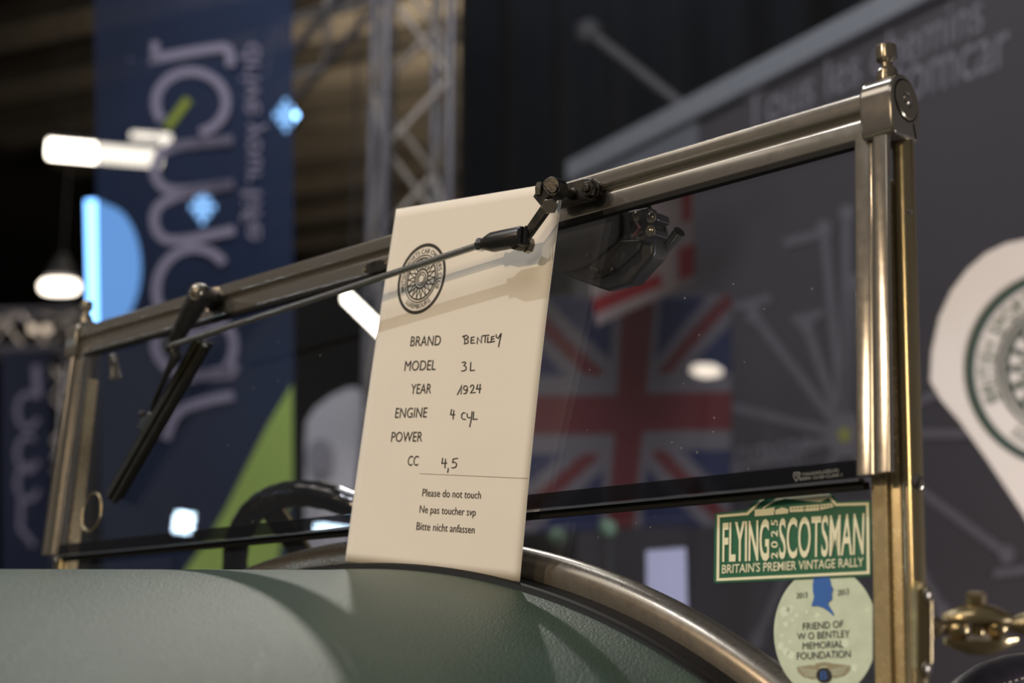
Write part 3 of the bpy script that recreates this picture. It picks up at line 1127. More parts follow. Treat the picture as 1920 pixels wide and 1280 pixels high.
hw = [  # strokes, in a close-up's own units (2.56 per pixel from 640, 600)
    [(600, 52), (603, 72), (605, 90)], [(593, 58), (612, 50), (622, 58), (617, 65), (606, 69), (619, 73), (622, 80), (616, 88), (601, 91)],
    [(650, 58), (635, 61), (634, 75), (634, 88), (652, 86)], [(634, 74), (648, 72)],
    [(664, 90), (666, 60), (684, 86), (686, 57)], [(688, 53), (722, 49)], [(704, 52), (703, 68), (702, 84)],
    [(716, 58), (714, 84), (730, 82)], [(747, 54), (733, 58), (732, 82), (749, 78)], [(733, 69), (746, 66)],
    [(756, 47), (757, 60), (766, 64), (778, 44)], [(781, 41), (774, 75), (768, 104)],
    [(592, 180), (604, 176), (610, 180), (600, 195), (611, 199), (611, 212), (602, 219), (589, 220)], [(634, 178), (632, 218), (652, 216)],
    [(569, 333), (580, 312), (591, 286), (587, 330)], [(619, 298), (611, 290), (601, 294), (599, 306), (608, 313), (617, 306), (619, 297), (617, 316), (610, 327), (600, 328)],
    [(632, 297), (637, 288), (646, 287), (650, 295), (644, 309), (633, 325), (657, 322)], [(668, 284), (662, 306), (684, 304)], [(680, 283), (676, 325)],
    [(541, 404), (536, 430), (557, 430)], [(552, 408), (548, 451)],
    [(607, 421), (598, 420), (590, 428), (589, 442), (595, 451), (609, 452)], [(616, 424), (617, 440), (624, 446), (631, 442)], [(640, 415), (636, 452), (628, 488)], [(648, 415), (645, 452), (665, 450)],
    [(496, 641), (492, 667), (516, 664)], [(510, 645), (506, 689)], [(522, 690), (522, 700), (519, 711)],
    [(569, 641), (547, 645), (544, 662), (555, 660), (563, 668), (561, 681), (552, 688), (539, 688)]]
for i0, i1 in ((0, 12), (12, 14), (14, 19), (19, 25), (25, 29)):
    m = MB()
    for st in hw[i0:i1]:
        m.ribbon([(640 + x / 2.56, 600 + y / 2.56) for x, y in st], 1.75, pfn)
    obj('handwritten_entry', m, MAT['pen'], paper, label='black handwritten entry')


def club_emblem(fn, R, asp_mats, thick=1.0):
    """wire-wheel club badge; fn maps local (x right, y up) metres to space. returns a list of (name, MB)"""
    ring, lett, lett2, wire = MB(), MB(), MB(), MB()
    ring.ribbon(circle2(0, 0, R * 0.955, 96), R * 0.09, fn, closed=True)
    for r_, t_ in ((0.665, 0.030), (0.585, 0.045)):
        ring.ribbon(circle2(0, 0, R * r_, 96), R * t_, fn, closed=True)

    def arc_text(lett, s, a_start, a_end, r0, hh, up):
        vs, fs = text_shape(s)

        def bend(x, y):
            a = a_start + (a_end - a_start) * x
            rr = r0 + (hh * y if up else -hh * y)
            return fn(rr * math.cos(a), rr * math.sin(a))
        lett.add([bend(x, y) for x, y in vs], fs)
    arc_text(lett, 'BRITISH SPORTS CAR OWNERS CLUB', math.radians(205), math.radians(-25), R * 0.715, R * 0.135, True)
    arc_text(lett2, 'LUXEMBOURG', math.radians(232), math.radians(308), R * 0.845, R * 0.135, False)
    n = 18
    for i in range(n):
        a = 2 * PI * i / n
        for d in (-0.30, 0.30):
            wire.ribbon([(R * 0.57 * math.cos(a), R * 0.57 * math.sin(a)), (R * 0.25 * math.cos(a + d), R * 0.25 * math.sin(a + d))], R * 0.026 * thick, fn)
    for r_, t_ in ((0.27, 0.035), (0.185, 0.032), (0.12, 0.025)):
        wire.ribbon(circle2(0, 0, R * r_, 48), R * t_, fn, closed=True)
    return [('emblem_ring', ring), ('emblem_lettering', lett), ('emblem_wheel', wire), ('emblem_lettering', lett2)]


cu, cv = h_px(792.4, 516.5)
efn = lambda x, y: sheet(cu + x / PW, cv - y / PH, 0.0005)
for nm, mb_ in club_emblem(efn, 0.0305, None):
    obj(nm, mb_, MAT['ink'], paper)

# ------------------------------------------------------------------ stickers on the lower pane
SY = 0.0119 - 0.0040


def sfn(off):
    return lambda x, y: at(x, y, SY - off, TS)


def crop_a(p):      # close-up 6x from (1330, 910)
    return (1330 + p[0] / 6.0, 910 + p[1] / 6.0)


outl = [(60, 340), (75, 312), (420, 276), (560, 122), (620, 80), (700, 45), (800, 15), (920, -5), (1050, 0), (1180, 25), (1330, 70), (1385, 108), (1450, 182), (1795, 165), (1818, 185), (1822, 1000), (1808, 1020), (75, 1097), (48, 1080)]
m = MB()
pts = [sfn(0.0006)(*crop_a(p)) for p in outl]
m.prism(pts, (0, 0.0006, 0))
rally = obj('rally_sticker', m, MAT['sticker_green'], None, origin=sfn(0)(1487, 1090), label='green and cream rally plate sticker inside the lower pane by the near post', cat='sticker')
m = MB()
brd = [(103, 345), (428, 318), (585, 165), (660, 110), (760, 60), (900, 28), (1060, 32), (1190, 62), (1330, 100), (1425, 216), (1780, 205), (1788, 978), (95, 1058)]
m.ribbon([crop_a(p) for p in brd], 5.2, sfn(0.0011), closed=True)
sw = [(600, 250), (680, 190), (790, 120), (900, 100), (1330, 75), (1380, 120), (1310, 155), (1250, 185), (1120, 180), (950, 155), (850, 148), (720, 190), (610, 256)]
m.ngon([crop_a(p) for p in sw], sfn(0.0012))
for poly in ([(510, 270), (590, 265), (602, 252), (622, 262), (735, 245), (726, 330), (510, 346)], [(740, 275), (820, 245), (890, 265), (885, 312), (742, 326)],
             [(903, 240), (1066, 226), (1064, 293), (903, 300)], [(1075, 225), (1238, 213), (1236, 280), (1074, 292)], [(1246, 212), (1380, 200), (1400, 240), (1246, 276)]):
    m.ngon([crop_a(p) for p in poly], sfn(0.0013))
obj('plate_border', m, MAT['sticker_cream'], rally, label='cream border and steam train picture')
m = MB()
ca = crop_a
m.text('FLYING', quad_fn([ca((150, 430)), ca((672, 388)), ca((672, 828)), ca((145, 845))], sfn(0.0013)), bold=0.022)
m.text('SCOTSMAN', quad_fn([ca((785, 378)), ca((1745, 312)), ca((1735, 765)), ca((785, 815))], sfn(0.0013)), bold=0.012)
m.text('2 0 2 5', quad_fn([ca((696, 822)), ca((696, 386)), ca((768, 386)), ca((768, 822))], sfn(0.0013)), bold=0.015)
m.text("BRITAIN'S PREMIER VINTAGE RALLY", quad_fn([ca((145, 892)), ca((1735, 808)), ca((1735, 908)), ca((140, 988))], sfn(0.0013)), bold=0.008)
obj('plate_lettering', m, MAT['sticker_cream'], rally, label='cream lettering')
# steam-train window marks
m = MB()
for k_ in range(12):
    x = 925 + k_ * 38
    m.ribbon([ca((x, 262 - k_ * 3.0)), ca((x + 20, 260 - k_ * 3.0))], 2.2, sfn(0.0016), cap=False)
obj('carriage_windows', m, MAT['sticker_green'], rally)

# round sticker, tucked behind the channel on its right and under the plate at its top
cen = (1548, 1185)
pts2 = [(x, y) for x, y in circle2(*cen, 97, 72, ry=123)]
pts2 = [(min(x, 1636), y) for x, y in pts2]
m = MB()
m.prism([sfn(0.0001)(*p) for p in pts2], (0, 0.0004, 0))
rnd = obj('round_sticker', m, MAT['sticker_pale'], None, origin=sfn(0)(1548, 1300), label='pale round sticker with blue head below the rally plate sticker', cat='sticker')


def crop_b(p):      # close-up 5.818x from (1430, 1060)
    return (1430 + p[0] / 5.818, 1060 + p[1] / 5.818)


cb = crop_b
m = MB()
head = [(560, 120), (545, 210), (548, 290), (560, 340), (530, 441), (600, 440), (660, 460), (720, 500), (778, 553), (770, 515), (738, 460), (715, 425), (722, 392), (756, 370), (757, 332), (750, 310), (767, 265), (765, 240), (748, 222), (742, 185), (725, 120)]
m.ngon([cb(p) for p in head], sfn(0.0006))
obj('head_silhouette', m, MAT['sticker_blue'], rnd, label='blue head silhouette')
m = MB()
for s, q in (('2013', [(367, 298), (485, 285), (485, 347), (367, 358)]), ('2013', [(815, 264), (938, 248), (938, 312), (815, 325)]),
             ('FRIEND OF', [(437, 625), (877, 595), (875, 672), (437, 700)]), ('W O BENTLEY', [(375, 735), (945, 700), (945, 780), (375, 808)]),
             ('MEMORIAL', [(435, 840), (880, 812), (878, 890), (435, 912)]), ('FOUNDATION', [(372, 947), (957, 918), (955, 1000), (372, 1024)])):
    m.text(s, quad_fn([cb(p) for p in q], sfn(0.0006)))
obj('sticker_lettering', m, MAT['sticker_black'], rnd, label='dark lettering')
m = MB()
wing = [(640, 1125), (590, 1095), (530, 1083), (450, 1092), (373, 1106), (383, 1160), (440, 1212), (545, 1240), (600, 1225)]
m.ngon([cb(p) for p in wing], sfn(0.0004))
m.ngon([cb((1330 - p[0], p[1] - 14 + 0.0 * p[0])) for p in wing], sfn(0.0004))
m.ngon([cb(p) for p in [(560, 1080), (600, 1062), (670, 1050), (740, 1058), (790, 1075), (740, 1100), (670, 1090), (600, 1105)]], sfn(0.0005))
obj('badge_wings', m, MAT['sticker_tan'], rnd, label='tan wings of the badge')
m = MB()
for k_ in range(7):
    y1 = 1112 + k_ * 16
    m.ribbon([cb((610, 1150 + k_ * 9)), cb((395 + k_ * 12, y1))], 0.6, sfn(0.0007), cap=False)
    m.ribbon([cb((722, 1140 + k_ * 9)), cb((938 - k_ * 12, y1 - 14))], 0.6, sfn(0.0007), cap=False)
obj('feather_lines', m, MAT['sticker_patch'], rnd)
m = MB()
m.ngon(circle2(*cb((668, 1196)), 14.5, 32), sfn(0.0008))
obj('badge_disc', m, MAT['sticker_black'], rnd)
m = MB()
m.text('B', quad_fn([cb((632, 1152)), cb((702, 1148)), cb((702, 1238)), cb((632, 1242))], sfn(0.0011)))
obj('badge_letter', m, MAT['sticker_blue'], rnd)
for (x, y, r_) in [(240, 500, 60), (300, 470, 40), (250, 640, 30), (370, 540, 22), (200, 880, 36), (250, 930, 40), (310, 980, 44), (590, 545, 26), (330, 590, 18), (900, 850, 50), (1000, 1110, 36), (300, 830, 20), (1140, 480, 16), (480, 500, 16), (210, 760, 18)]:
    pl = []
    for i in range(14):
        a = 2 * PI * i / 14
        rr = r_ * (0.75 + 0.5 * random.random())
        pl.append(cb((x + rr * math.cos(a), y + rr * 1.15 * math.sin(a))))
    m = MB()
    m.ngon(pl, sfn(0.00020))
    obj('faded_patch', m, MAT['sticker_patch'], rnd)

# ------------------------------------------------------------------ HALL
FLOOR = -ZO
m = MB()
m.prism([V3(-40, -14, FLOOR), V3(20, -14, FLOOR), V3(20, 40, FLOOR), V3(-40, 40, FLOOR)], (0, 0, -0.1))
obj('floor', m, mat('dark_hall_carpet', '3A3733', 0.9, noise=0.2, scale=3), kind='structure')
m = MB()
m.prism([V3(-40, 30, FLOOR), V3(20, 30, FLOOR), V3(20, 30.3, FLOOR), V3(-40, 30.3, FLOOR)], (0, 0, 9.5))
obj('wall_back', m, mat('dark_hall_cladding', '26231F', 0.8, noise=0.3, scale=0.6), kind='structure')
m = MB()
m.prism([V3(-30, -14, FLOOR), V3(-30, 40, FLOOR), V3(-30.3, 40, FLOOR), V3(-30.3, -14, FLOOR)], (0, 0, 9.5))
obj('wall_left', m, mat('hall_cladding', '2A2723', 0.8, noise=0.3, scale=0.6), kind='structure')
CZ = 7.2
m = MB()
m.prism([V3(-40, 3, CZ), V3(20, 3, CZ), V3(20, 40, CZ), V3(-40, 40, CZ)], (0, 0, 0.2))
obj('ceiling', m, mat('dark_roof_deck', '3A352D', 0.85, noise=0.35, scale=0.8), kind='structure')
# roof purlins, lying across the view
wdir = unit(V3(math.cos(YAW - math.radians(25)), math.sin(YAW - math.radians(25)), 0))
vdir = V3(-wdir[1], wdir[0], 0)
mp = mat('painted_purlin', '6A6152', 0.7, noise=0.25, scale=2)
for i in range(13):
    c0 = CAM + vdir * (11.0 + i * 1.35)
    c0[2] = CZ - 0.22
    m = MB()
    m.box(c0 + wdir * (-2), (26, 0.30, 0.40), ax=[wdir, vdir, (0, 0, 1)])
    m.box(c0 + wdir * (-2) + V3(0, 0, -0.2), (26, 0.55, 0.05), ax=[wdir, vdir, (0, 0, 1)])
    obj('roof_beam', m, mp, kind='structure')

# --- display wall on the right --------------------------------------------
def wall_dir():
    v = (FW * FPX + RT * (-700 - 960) + UP * (640 - 1239))
    return unit(V3(v[0], v[1], 0))


WD = wall_dir()                                  # along the wall, going away
WN = V3(WD[1], -WD[0], 0)
if WN @ (CAM - bg(1900, 1239, 4.0)) < 0:
    WN = -WN
W0 = bg(1900, 1239, 4.0)                          # a point of the wall


def wal(px, py, off=0.0):
    d = ray(px, py)
    t = ((W0 + WN * off - CAM) @ WN) / (d @ WN)
    return CAM + d * t


top = wal(1350, 160)[2]
LEFT = wal(1075, 500)
RIGHTP = W0 - WD * 3.0
m = MB()
m.prism([V3(LEFT[0], LEFT[1], FLOOR), V3(RIGHTP[0], RIGHTP[1], FLOOR), V3(RIGHTP[0], RIGHTP[1], top), V3(LEFT[0], LEFT[1], top)], -WN * 0.06)
dw = obj('display_wall', m, mat('charcoal_stand_panel', '3F3B40', 0.75, noise=0.08, scale=1.5), None, origin=V3(LEFT[0], LEFT[1], FLOOR),
         label='charcoal exhibition stand wall with pale lettering and network drawing at right', cat='display wall')
m = MB()
m.prism([V3(LEFT[0], LEFT[1], top), V3(RIGHTP[0], RIGHTP[1], top), V3(RIGHTP[0], RIGHTP[1], top - 0.085), V3(LEFT[0], LEFT[1], top - 0.085)], WN * 0.03)
obj('top_rail', m, mat('grey_aluminium', '8A8E96', 0.4, 0.3, noise=0.1), dw, label='pale grey rail along the top of the wall')
m = MB()
pale = mat('pale_grey_print', '78747F', 0.8, noise=0.1)
m.text('Tous les chemins', quad_fn([(1398, 180), (1842, -25), (1842, 55), (1398, 250)], lambda x, y: wal(x, y, 0.004)))
m.text('tomcar', quad_fn([(1672, 106), (1892, 24), (1892, 120), (1672, 202)], lambda x, y: wal(x, y, 0.004)))
m.text('tomcar', quad_fn([(1358, 822), (1520, 798), (1520, 862), (1358, 885)], lambda x, y: wal(x, y, 0.004)))
obj('wall_lettering', m, pale, dw, label='pale lettering on the stand wall')
hub = (1583, 815)
nodes = [(1412, 590), (1512, 610), (1545, 430), (1588, 400), (1600, 530), (1360, 760), (1840, 700), (1835, 812), (1888, 1040), (1768, 1148), (1420, 1200), (1380, 880)]
m = MB()
for q in nodes:
    m.ribbon([hub, q], 17 if q[0] < 1700 else 16, lambda x, y: wal(x, y, 0.005))
    m.ngon(circle2(*q, 15, 20, ry=18), lambda x, y: wal(x, y, 0.006))
m.ngon(circle2(*hub, 34, 24, ry=44), lambda x, y: wal(x, y, 0.007))
for (a, b) in [((1380, 575), (1440, 560)), ((1490, 600), (1540, 588)), ((1475, 455), (1530, 440)), ((1868, 1075), (1925, 1068))]:
    m.ribbon([a, b], 16, lambda x, y: wal(x, y, 0.005))
obj('network_drawing', m, mat('grey_network_print', '625E66', 0.8, noise=0.08), dw, label='pale node and line drawing')
m = MB()
m.ngon(circle2(1583, 815, 11, 20, ry=14), lambda x, y: wal(x, y, 0.010))
obj('hub_dot', m, mat('olive_dot', '8A8A3C', 0.7, noise=0.05), dw, label='olive dot in the middle of the network')

# low return panel's rail left of the wall top
m = MB()
a_, b_ = bg(1000, 385, 5.9), bg(1308, 228, 5.0)
m.prism([a_, b_, b_ + V3(0, 0, -0.09), a_ + V3(0, 0, -0.09)], FW * 0.05)
obj('stand_rail', m, mat('dull_aluminium', '6E7078', 0.5, 0.3, noise=0.1), None, origin=V3(a_[0], a_[1], a_[2]), label='dull grey rail just below the top of the stand wall', cat='rail')

# slim lamp arm rising from the stand wall's top
m = MB()
aa, ab_ = bg(1108, 62, 6.0), wal(1285, 202)
m.tube([aa, aa + (ab_ - aa) * 0.5, ab_], 0.024, 12)
m.lathe([(0.03, 0), (0.05, 0.03), (0.05, 0.09), (0.02, 0.11)], aa - unit(ab_ - aa) * 0.06, unit(ab_ - aa), 16)
obj('lamp_arm', m, mat('grey_lamp_arm', '454448', 0.5, 0.2, noise=0.1), None, smooth=40, origin=ab_, label='slim grey lamp arm leaning out from the top of the stand wall', cat='lamp arm')

# black drape behind
m = MB()
da, db = bg(858, 640, 9.0), bg(1680, 640, 7.4)


def drape(u, v):
    p = da * (1 - u) + db * u
    p = V3(p[0], p[1], FLOOR + 0.02 + v * 6.1)
    nrm = unit(np.cross(db - da, V3(0, 0, 1)))
    return p + nrm * 0.06 * math.sin(u * 46)


m.grid(drape, 160, 4)
obj('black_drape', m, mat('black_molton', '141414', 0.95, noise=0.2, scale=2), None, smooth=60, origin=V3(*((da + db) / 2)[:2], FLOOR), solid=0.004, label='tall black pleated drape behind the windscreen', cat='curtain')

# --- flags ---------------------------------------------------------------------
def union_jack(x, y):
    """x,y in -1..1; 0 blue, 1 white, 2 red (flag of 2:1 proportions seen in units of 2 x 1)"""
    X, Y = x * 2.0, y * 1.2
    if abs(X) < 0.29 or abs(Y) < 0.22:
        return 2
    if abs(X) < 0.46 or abs(Y) < 0.38:
        return 1
    d1 = abs(Y * 2.0 - X * 1.2) / math.hypot(2.0, 1.2)
    d2 = abs(Y * 2.0 + X * 1.2) / math.hypot(2.0, 1.2)
    d = min(d1, d2)
    if d < 0.085:
        return 2
    if d < 0.24:
        return 1
    return 0


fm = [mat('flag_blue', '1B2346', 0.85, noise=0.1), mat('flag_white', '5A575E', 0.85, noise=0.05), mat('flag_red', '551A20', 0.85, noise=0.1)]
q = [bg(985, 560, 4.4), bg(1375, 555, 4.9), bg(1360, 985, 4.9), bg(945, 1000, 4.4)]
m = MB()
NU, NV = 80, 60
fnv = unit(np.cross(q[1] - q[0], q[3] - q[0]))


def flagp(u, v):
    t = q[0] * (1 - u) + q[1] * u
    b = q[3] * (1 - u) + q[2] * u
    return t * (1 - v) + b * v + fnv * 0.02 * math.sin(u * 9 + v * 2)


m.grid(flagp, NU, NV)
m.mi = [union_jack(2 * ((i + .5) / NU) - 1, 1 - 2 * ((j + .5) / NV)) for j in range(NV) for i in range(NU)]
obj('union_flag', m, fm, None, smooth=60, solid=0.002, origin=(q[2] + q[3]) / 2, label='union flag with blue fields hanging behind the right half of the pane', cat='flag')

# second flag: white with red bars
q2 = [bg(1085, 380, 4.1), bg(1308, 330, 4.3), bg(1305, 528, 4.3), bg(1120, 612, 4.1)]
m = MB()
fn2 = unit(np.cross(q2[1] - q2[0], q2[3] - q2[0]))


def flag2(u, v):
    t = q2[0] * (1 - u) + q2[1] * u
    b = q2[3] * (1 - u) + q2[2] * u
    return t * (1 - v) + b * v + fn2 * 0.012 * math.sin(u * 7)


m.grid(flag2, 40, 40)


def col2(i, j):
    u, v = (i + .5) / 40, (j + .5) / 40
    if 0.78 < v < 0.90 and u < 0.62:
        return 1
    if u > 0.80 and 0.62 < v < 0.92:
        return 1
    if 0.86 < u < 0.96 and v < 0.4:
        return 1
    return 0


m.mi = [col2(i, j) for j in range(40) for i in range(40)]
obj('pennant', m, [mat('pennant_white', '9A8D8E', 0.85, noise=0.05), mat('pennant_red', '8E2028', 0.85, noise=0.08)], None, smooth=60, solid=0.002, origin=(q2[2] + q2[3]) / 2,
    label='white flag with red bars hanging behind the wiper motor', cat='flag')

# --- white teardrop flag at the right edge ----------------------------------------
TD = 2.9
tp = [(1745, 715), (1748, 660), (1762, 595), (1785, 545), (1815, 505), (1850, 474), (1890, 455), (1940, 445), (2000, 445), (2070, 470), (2140, 530), (2190, 620), (2200, 720), (2160, 860), (2080, 1000), (2000, 1110), (1985, 1090), (1920, 965), (1850, 860), (1800, 790), (1765, 750)]
m = MB()
m.prism([bg(x, y, TD) for x, y in tp], FW * 0.01)
tear = obj('beach_flag', m, mat('white_flag_cloth', 'C4BCB3', 0.8, scale=2.5, col2='B8AD9F'), None, origin=bg(2000, 1239, TD), label='white teardrop flag with round club badge at right edge', cat='flag')
ef = lambda x, y: bg(1997, 692, TD - 0.006) + RT * x + UP * y
k = TD / FPX
EM = club_emblem(ef, 186 * k, None, 1.5)
cols = [mat('dark_green_print', '24382C', 0.8, noise=0.1), mat('grey_green_print', '66705F', 0.8, noise=0.1), mat('grey_wheel_print', '5A6055', 0.8, noise=0.1)]
cols.append(cols[1])
for (nm, mb_), cm in zip(EM, cols):
    obj(nm, mb_, cm, tear)
m = MB()
m.tube([bg(2205, 1500, TD + 0.05), bg(2210, 720, TD + 0.05), bg(2190, 600, TD + 0.05)], 0.012, 10)
obj('flag_pole', m, MAT['black_paint'], tear)

# --- hanging dark blue banner ---------------------------------------------------------
BD = 5.0
B_TL, B_TR, B_BR, B_BL = bg(176, -60, 5.25), bg(546, -60, 4.95), bg(556, 1300, 4.95), bg(196, 1300, 5.25)
px_to_uv = homography([(178, -60), (546, -60), (556, 1300), (196, 1300)], [(0, 0), (1, 0), (1, 1), (0, 1)])
BNV = unit(np.cross(B_TR - B_TL, B_BL - B_TL))
if BNV @ FW > 0:
    BNV = -BNV


def ban(u, v, off=0.0):
    t = B_TL * (1 - u) + B_TR * u
    b = B_BL * (1 - u) + B_BR * u
    return t * (1 - v) + b * v + BNV * (off + 0.006 * math.sin(u * 5 + v * 3))


def bpx(x, y, off=0.004):
    d = ray(x, y)
    t = ((B_TL + BNV * off - CAM) @ BNV) / (d @ BNV)
    return CAM + d * t


m = MB()
m.grid(lambda u, v: ban(u, v), 30, 60)
banner = obj('hanging_banner', m, cloth_mat('navy_mesh_banner', '232D45', 0.15, '263656', 1.2), None, smooth=60, origin=(B_BL + B_BR) / 2,
             label='tall navy mesh banner with rounded mauve letters at left', cat='banner')
mauve = mat('mauve_print', '8D88A0', 0.8, noise=0.06)


def stroke(mb, pts, wd, sub=True):
    # smooth the control polygon a little
    P = [V2(*p) for p in pts]
    if sub and len(P) > 2:
        for _ in range(2):
            Q = [P[0]]
            for a, b in zip(P[:-1], P[1:]):
                Q += [a * 0.75 + b * 0.25, a * 0.25 + b * 0.75]
            Q.append(P[-1])
            P = Q
    mb.ribbon(P, wd, lambda x, y: bpx(x, y, 0.006))


m = MB()
Wd = 17
stroke(m, [(250, 116), (330, 102), (400, 90), (430, 88), (432, 118)], Wd)                                   # t
stroke(m, [(290, 84), (288, 108)], Wd)
m.ribbon(circle2(358, 192, 66, 40, math.radians(150), math.radians(430), ry=58), Wd, lambda x, y: bpx(x, y, 0.006))   # o with a gap
stroke(m, [(430, 262), (360, 270), (320, 274)], Wd)                                                           # m
stroke(m, [(430, 262), (330, 272), (292, 290), (288, 335), (320, 362), (432, 345)], Wd)
stroke(m, [(432, 345), (330, 365), (288, 390), (290, 435), (320, 456), (434, 432)], Wd)
m.ribbon(circle2(365, 545, 72, 40, math.radians(60), math.radians(395 - 80), ry=80), Wd, lambda x, y: bpx(x, y, 0.006))   # c
stroke(m, [(434, 700), (360, 706), (310, 690), (290, 655), (292, 630), (330, 596), (400, 594), (436, 620), (440, 660), (420, 700)], Wd)  # a
stroke(m, [(440, 690), (340, 712)], Wd)
stroke(m, [(432, 742), (380, 752), (330, 770), (312, 818)], Wd)                                               # r
bl = obj('banner_letters', m, mauve, banner, label='large mauve rounded letters')
m = MB()
# tagline, seen from the printed banner's back: the line runs downward, letter tops to the left
m.text('drive', quad_fn([(447, 82), (447, 214), (487, 214), (487, 82)], lambda x, y: bpx(x, y, 0.006)))
m.text('your', quad_fn([(452, 230), (452, 342), (489, 342), (489, 230)], lambda x, y: bpx(x, y, 0.006)))
m.text('life', quad_fn([(452, 358), (452, 450), (489, 450), (489, 358)], lambda x, y: bpx(x, y, 0.006)))
obj('banner_tagline', m, mauve, banner, label='small mauve tagline beside the large letters')
m = MB()
stroke(m, [(350, 190), (316, 235)], 16)
obj('banner_needle', m, mat('lime_print', '8C9A3A', 0.8, noise=0.05), banner, label='lime needle in the letter o')
m = MB()
gp = [(548, 720), (500, 800), (462, 875), (425, 950), (390, 1010), (340, 1080), (300, 1150), (300, 1290), (552, 1290)]
m.ngon(gp, lambda x, y: bpx(x, y, 0.009))
obj('banner_leaf', m, mat('leaf_green_print', 'A8C566', 0.8, scale=1.5, col2='98B458'), banner, label='green curved wedge at the foot of the banner')

# second, farther banner at the left edge
m = MB()
z2 = 10.9
c4 = [bg(2, 660, z2), bg(95, 655, z2), bg(100, 1300, z2), bg(4, 1300, z2)]
m.prism(c4, FW * 0.02)
b2 = obj('hanging_banner', m, mat('navy_banner', '1C2540', 0.85, noise=0.2, scale=1.0), None, origin=(c4[2] + c4[3]) / 2, label='small distant navy banner with pale letters behind the far post', cat='banner')
m = MB()
ffn = lambda x, y: bg(x, y, z2 - 0.03)
for cy_ in (770, 850, 905):
    m.ribbon(circle2(52, cy_, 20, 24, math.radians(30), math.radians(300), ry=32), 9, ffn)
m.ribbon([(68, 690), (70, 740)], 15, ffn)
m.ribbon([(40, 930), (38, 990), (62, 1020)], 9, ffn)
obj('banner_letters', m, mauve, b2)

# --- grey rounded panel behind the steering wheel
m = MB()
gd = 7.0
gpn = [(572, 1300), (572, 830), (574, 790), (590, 765), (620, 742), (650, 728), (668, 726), (680, 740), (678, 800), (668, 900), (655, 1010), (648, 1300)]
m.prism([bg(x, y, gd) for x, y in gpn], FW * 0.02)
gf = obj('beach_flag', m, mat('pale_grey_cloth', 'DEDADF', 0.85, noise=0.06, scale=1), None, origin=bg(612, 1300, gd), label='pale grey rounded flag behind the steering wheel', cat='flag')
m = MB()
m.ngon(circle2(600, 858, 26, 24, ry=36), lambda x, y: bg(x, y, gd - 0.02))
obj('flag_badge', m, mat('grey_badge_print', 'ABA7AE', 0.85, noise=0.05), gf)

# --- trusses -----------------------------------------------------------------------------
mt = mat('aluminium_truss', '68666D', 0.4, 0.3, noise=0.1, scale=5)
mtb = mat('bright_truss_brace', 'C2B8AE', 0.35, 0.3, noise=0.1, scale=5)


def truss(a, b, size, side, label, group=None, bays=None, rc=0.023):
    a, b = np.asarray(a), np.asarray(b)
    ax = unit(b - a)
    s1 = unit(np.asarray(side) - ax * (np.asarray(side) @ ax))
    s2 = np.cross(ax, s1)
    L_ = np.linalg.norm(b - a)
    low_ = a if a[2] < b[2] else b
    t = thing('lighting_truss', low_, label, 'truss', group)
    cor = [(1, 1), (1, -1), (-1, -1), (-1, 1)]
    h = size / 2
    for p, q_ in cor:
        m = MB()
        m.tube([a + (s1 * p + s2 * q_) * h, b + (s1 * p + s2 * q_) * h], rc, 10)
        obj('chord', m, mt, t, smooth=50)
    nb = bays or max(2, int(round(L_ / size / 1.05)))
    for f in range(4):
        c1, c2 = cor[f], cor[(f + 1) % 4]
        o1, o2 = (s1 * c1[0] + s2 * c1[1]) * h, (s1 * c2[0] + s2 * c2[1]) * h
        for i in range(nb):
            p = a + ax * L_ * i / nb
            q_ = a + ax * L_ * (i + 1) / nb
            if (i + f) % 2:
                s_, e_ = p + o1, q_ + o2
            else:
                s_, e_ = p + o2, q_ + o1
            m = MB()
            m.tube([s_, e_], rc * 0.55, 8)
            obj('brace', m, mtb, t, smooth=50)
    return t


vt = bg(768, 400, 6.6)
truss(V3(vt[0], vt[1], FLOOR + 0.02), V3(vt[0], vt[1], 3.6), 0.29, RT * 0.96 + V3(WD[0], WD[1], 0) * 0.28, 'upright aluminium truss column behind the paper sign', bays=14)
truss(bg(505, 150, 9.8), bg(790, -190, 9.4), 0.30, V3(0, 0, 1), 'slanting bluish truss at the top, right of the tall navy banner', bays=5)
truss(bg(-120, 628, 11.6), bg(160, 622, 11.6), 0.29, V3(0, 0, 1), 'level truss at the left edge beside the far post', bays=5)
t2 = bg(106, 660, 11.9)
truss(V3(t2[0], t2[1], FLOOR + 0.02), t2, 0.24, RT, 'upright truss leg at the left, just behind the far post', bays=13)

# --- lamps ---------------------------------------------------------------------------------
white_hot = emit('lamp_diffuser', 'FFF4E2', 9.0)
white_dim = emit('lamp_diffuser_soft', 'FFF0DE', 5.0)
blue_hot = emit('blue_sign_face', '78B4FF', 4.2)
led_blue = emit('blue_led_face', '8CC2FF', 9.0)
led_white = emit('white_led_face', 'CDEBFF', 60.0)
housing = mat('lamp_housing', '2A2A2C', 0.6, 0.2, noise=0.1)


def hanger(t, p, r=0.006):
    m = MB()
    m.tube([p, V3(p[0], p[1], CZ + 0.02)], r, 8)
    obj('hanging_rod', m, housing, t)


def stand_pole(t, p, r=0.02, foot=0.16):
    m = MB()
    m.tube([V3(p[0], p[1], FLOOR + 0.01), p], r, 12)
    m.lathe([(foot, 0), (foot, 0.015), (r, 0.03)], V3(p[0], p[1], FLOOR), V3(0, 0, 1), 24)
    obj('stand_pole', m, housing, t)


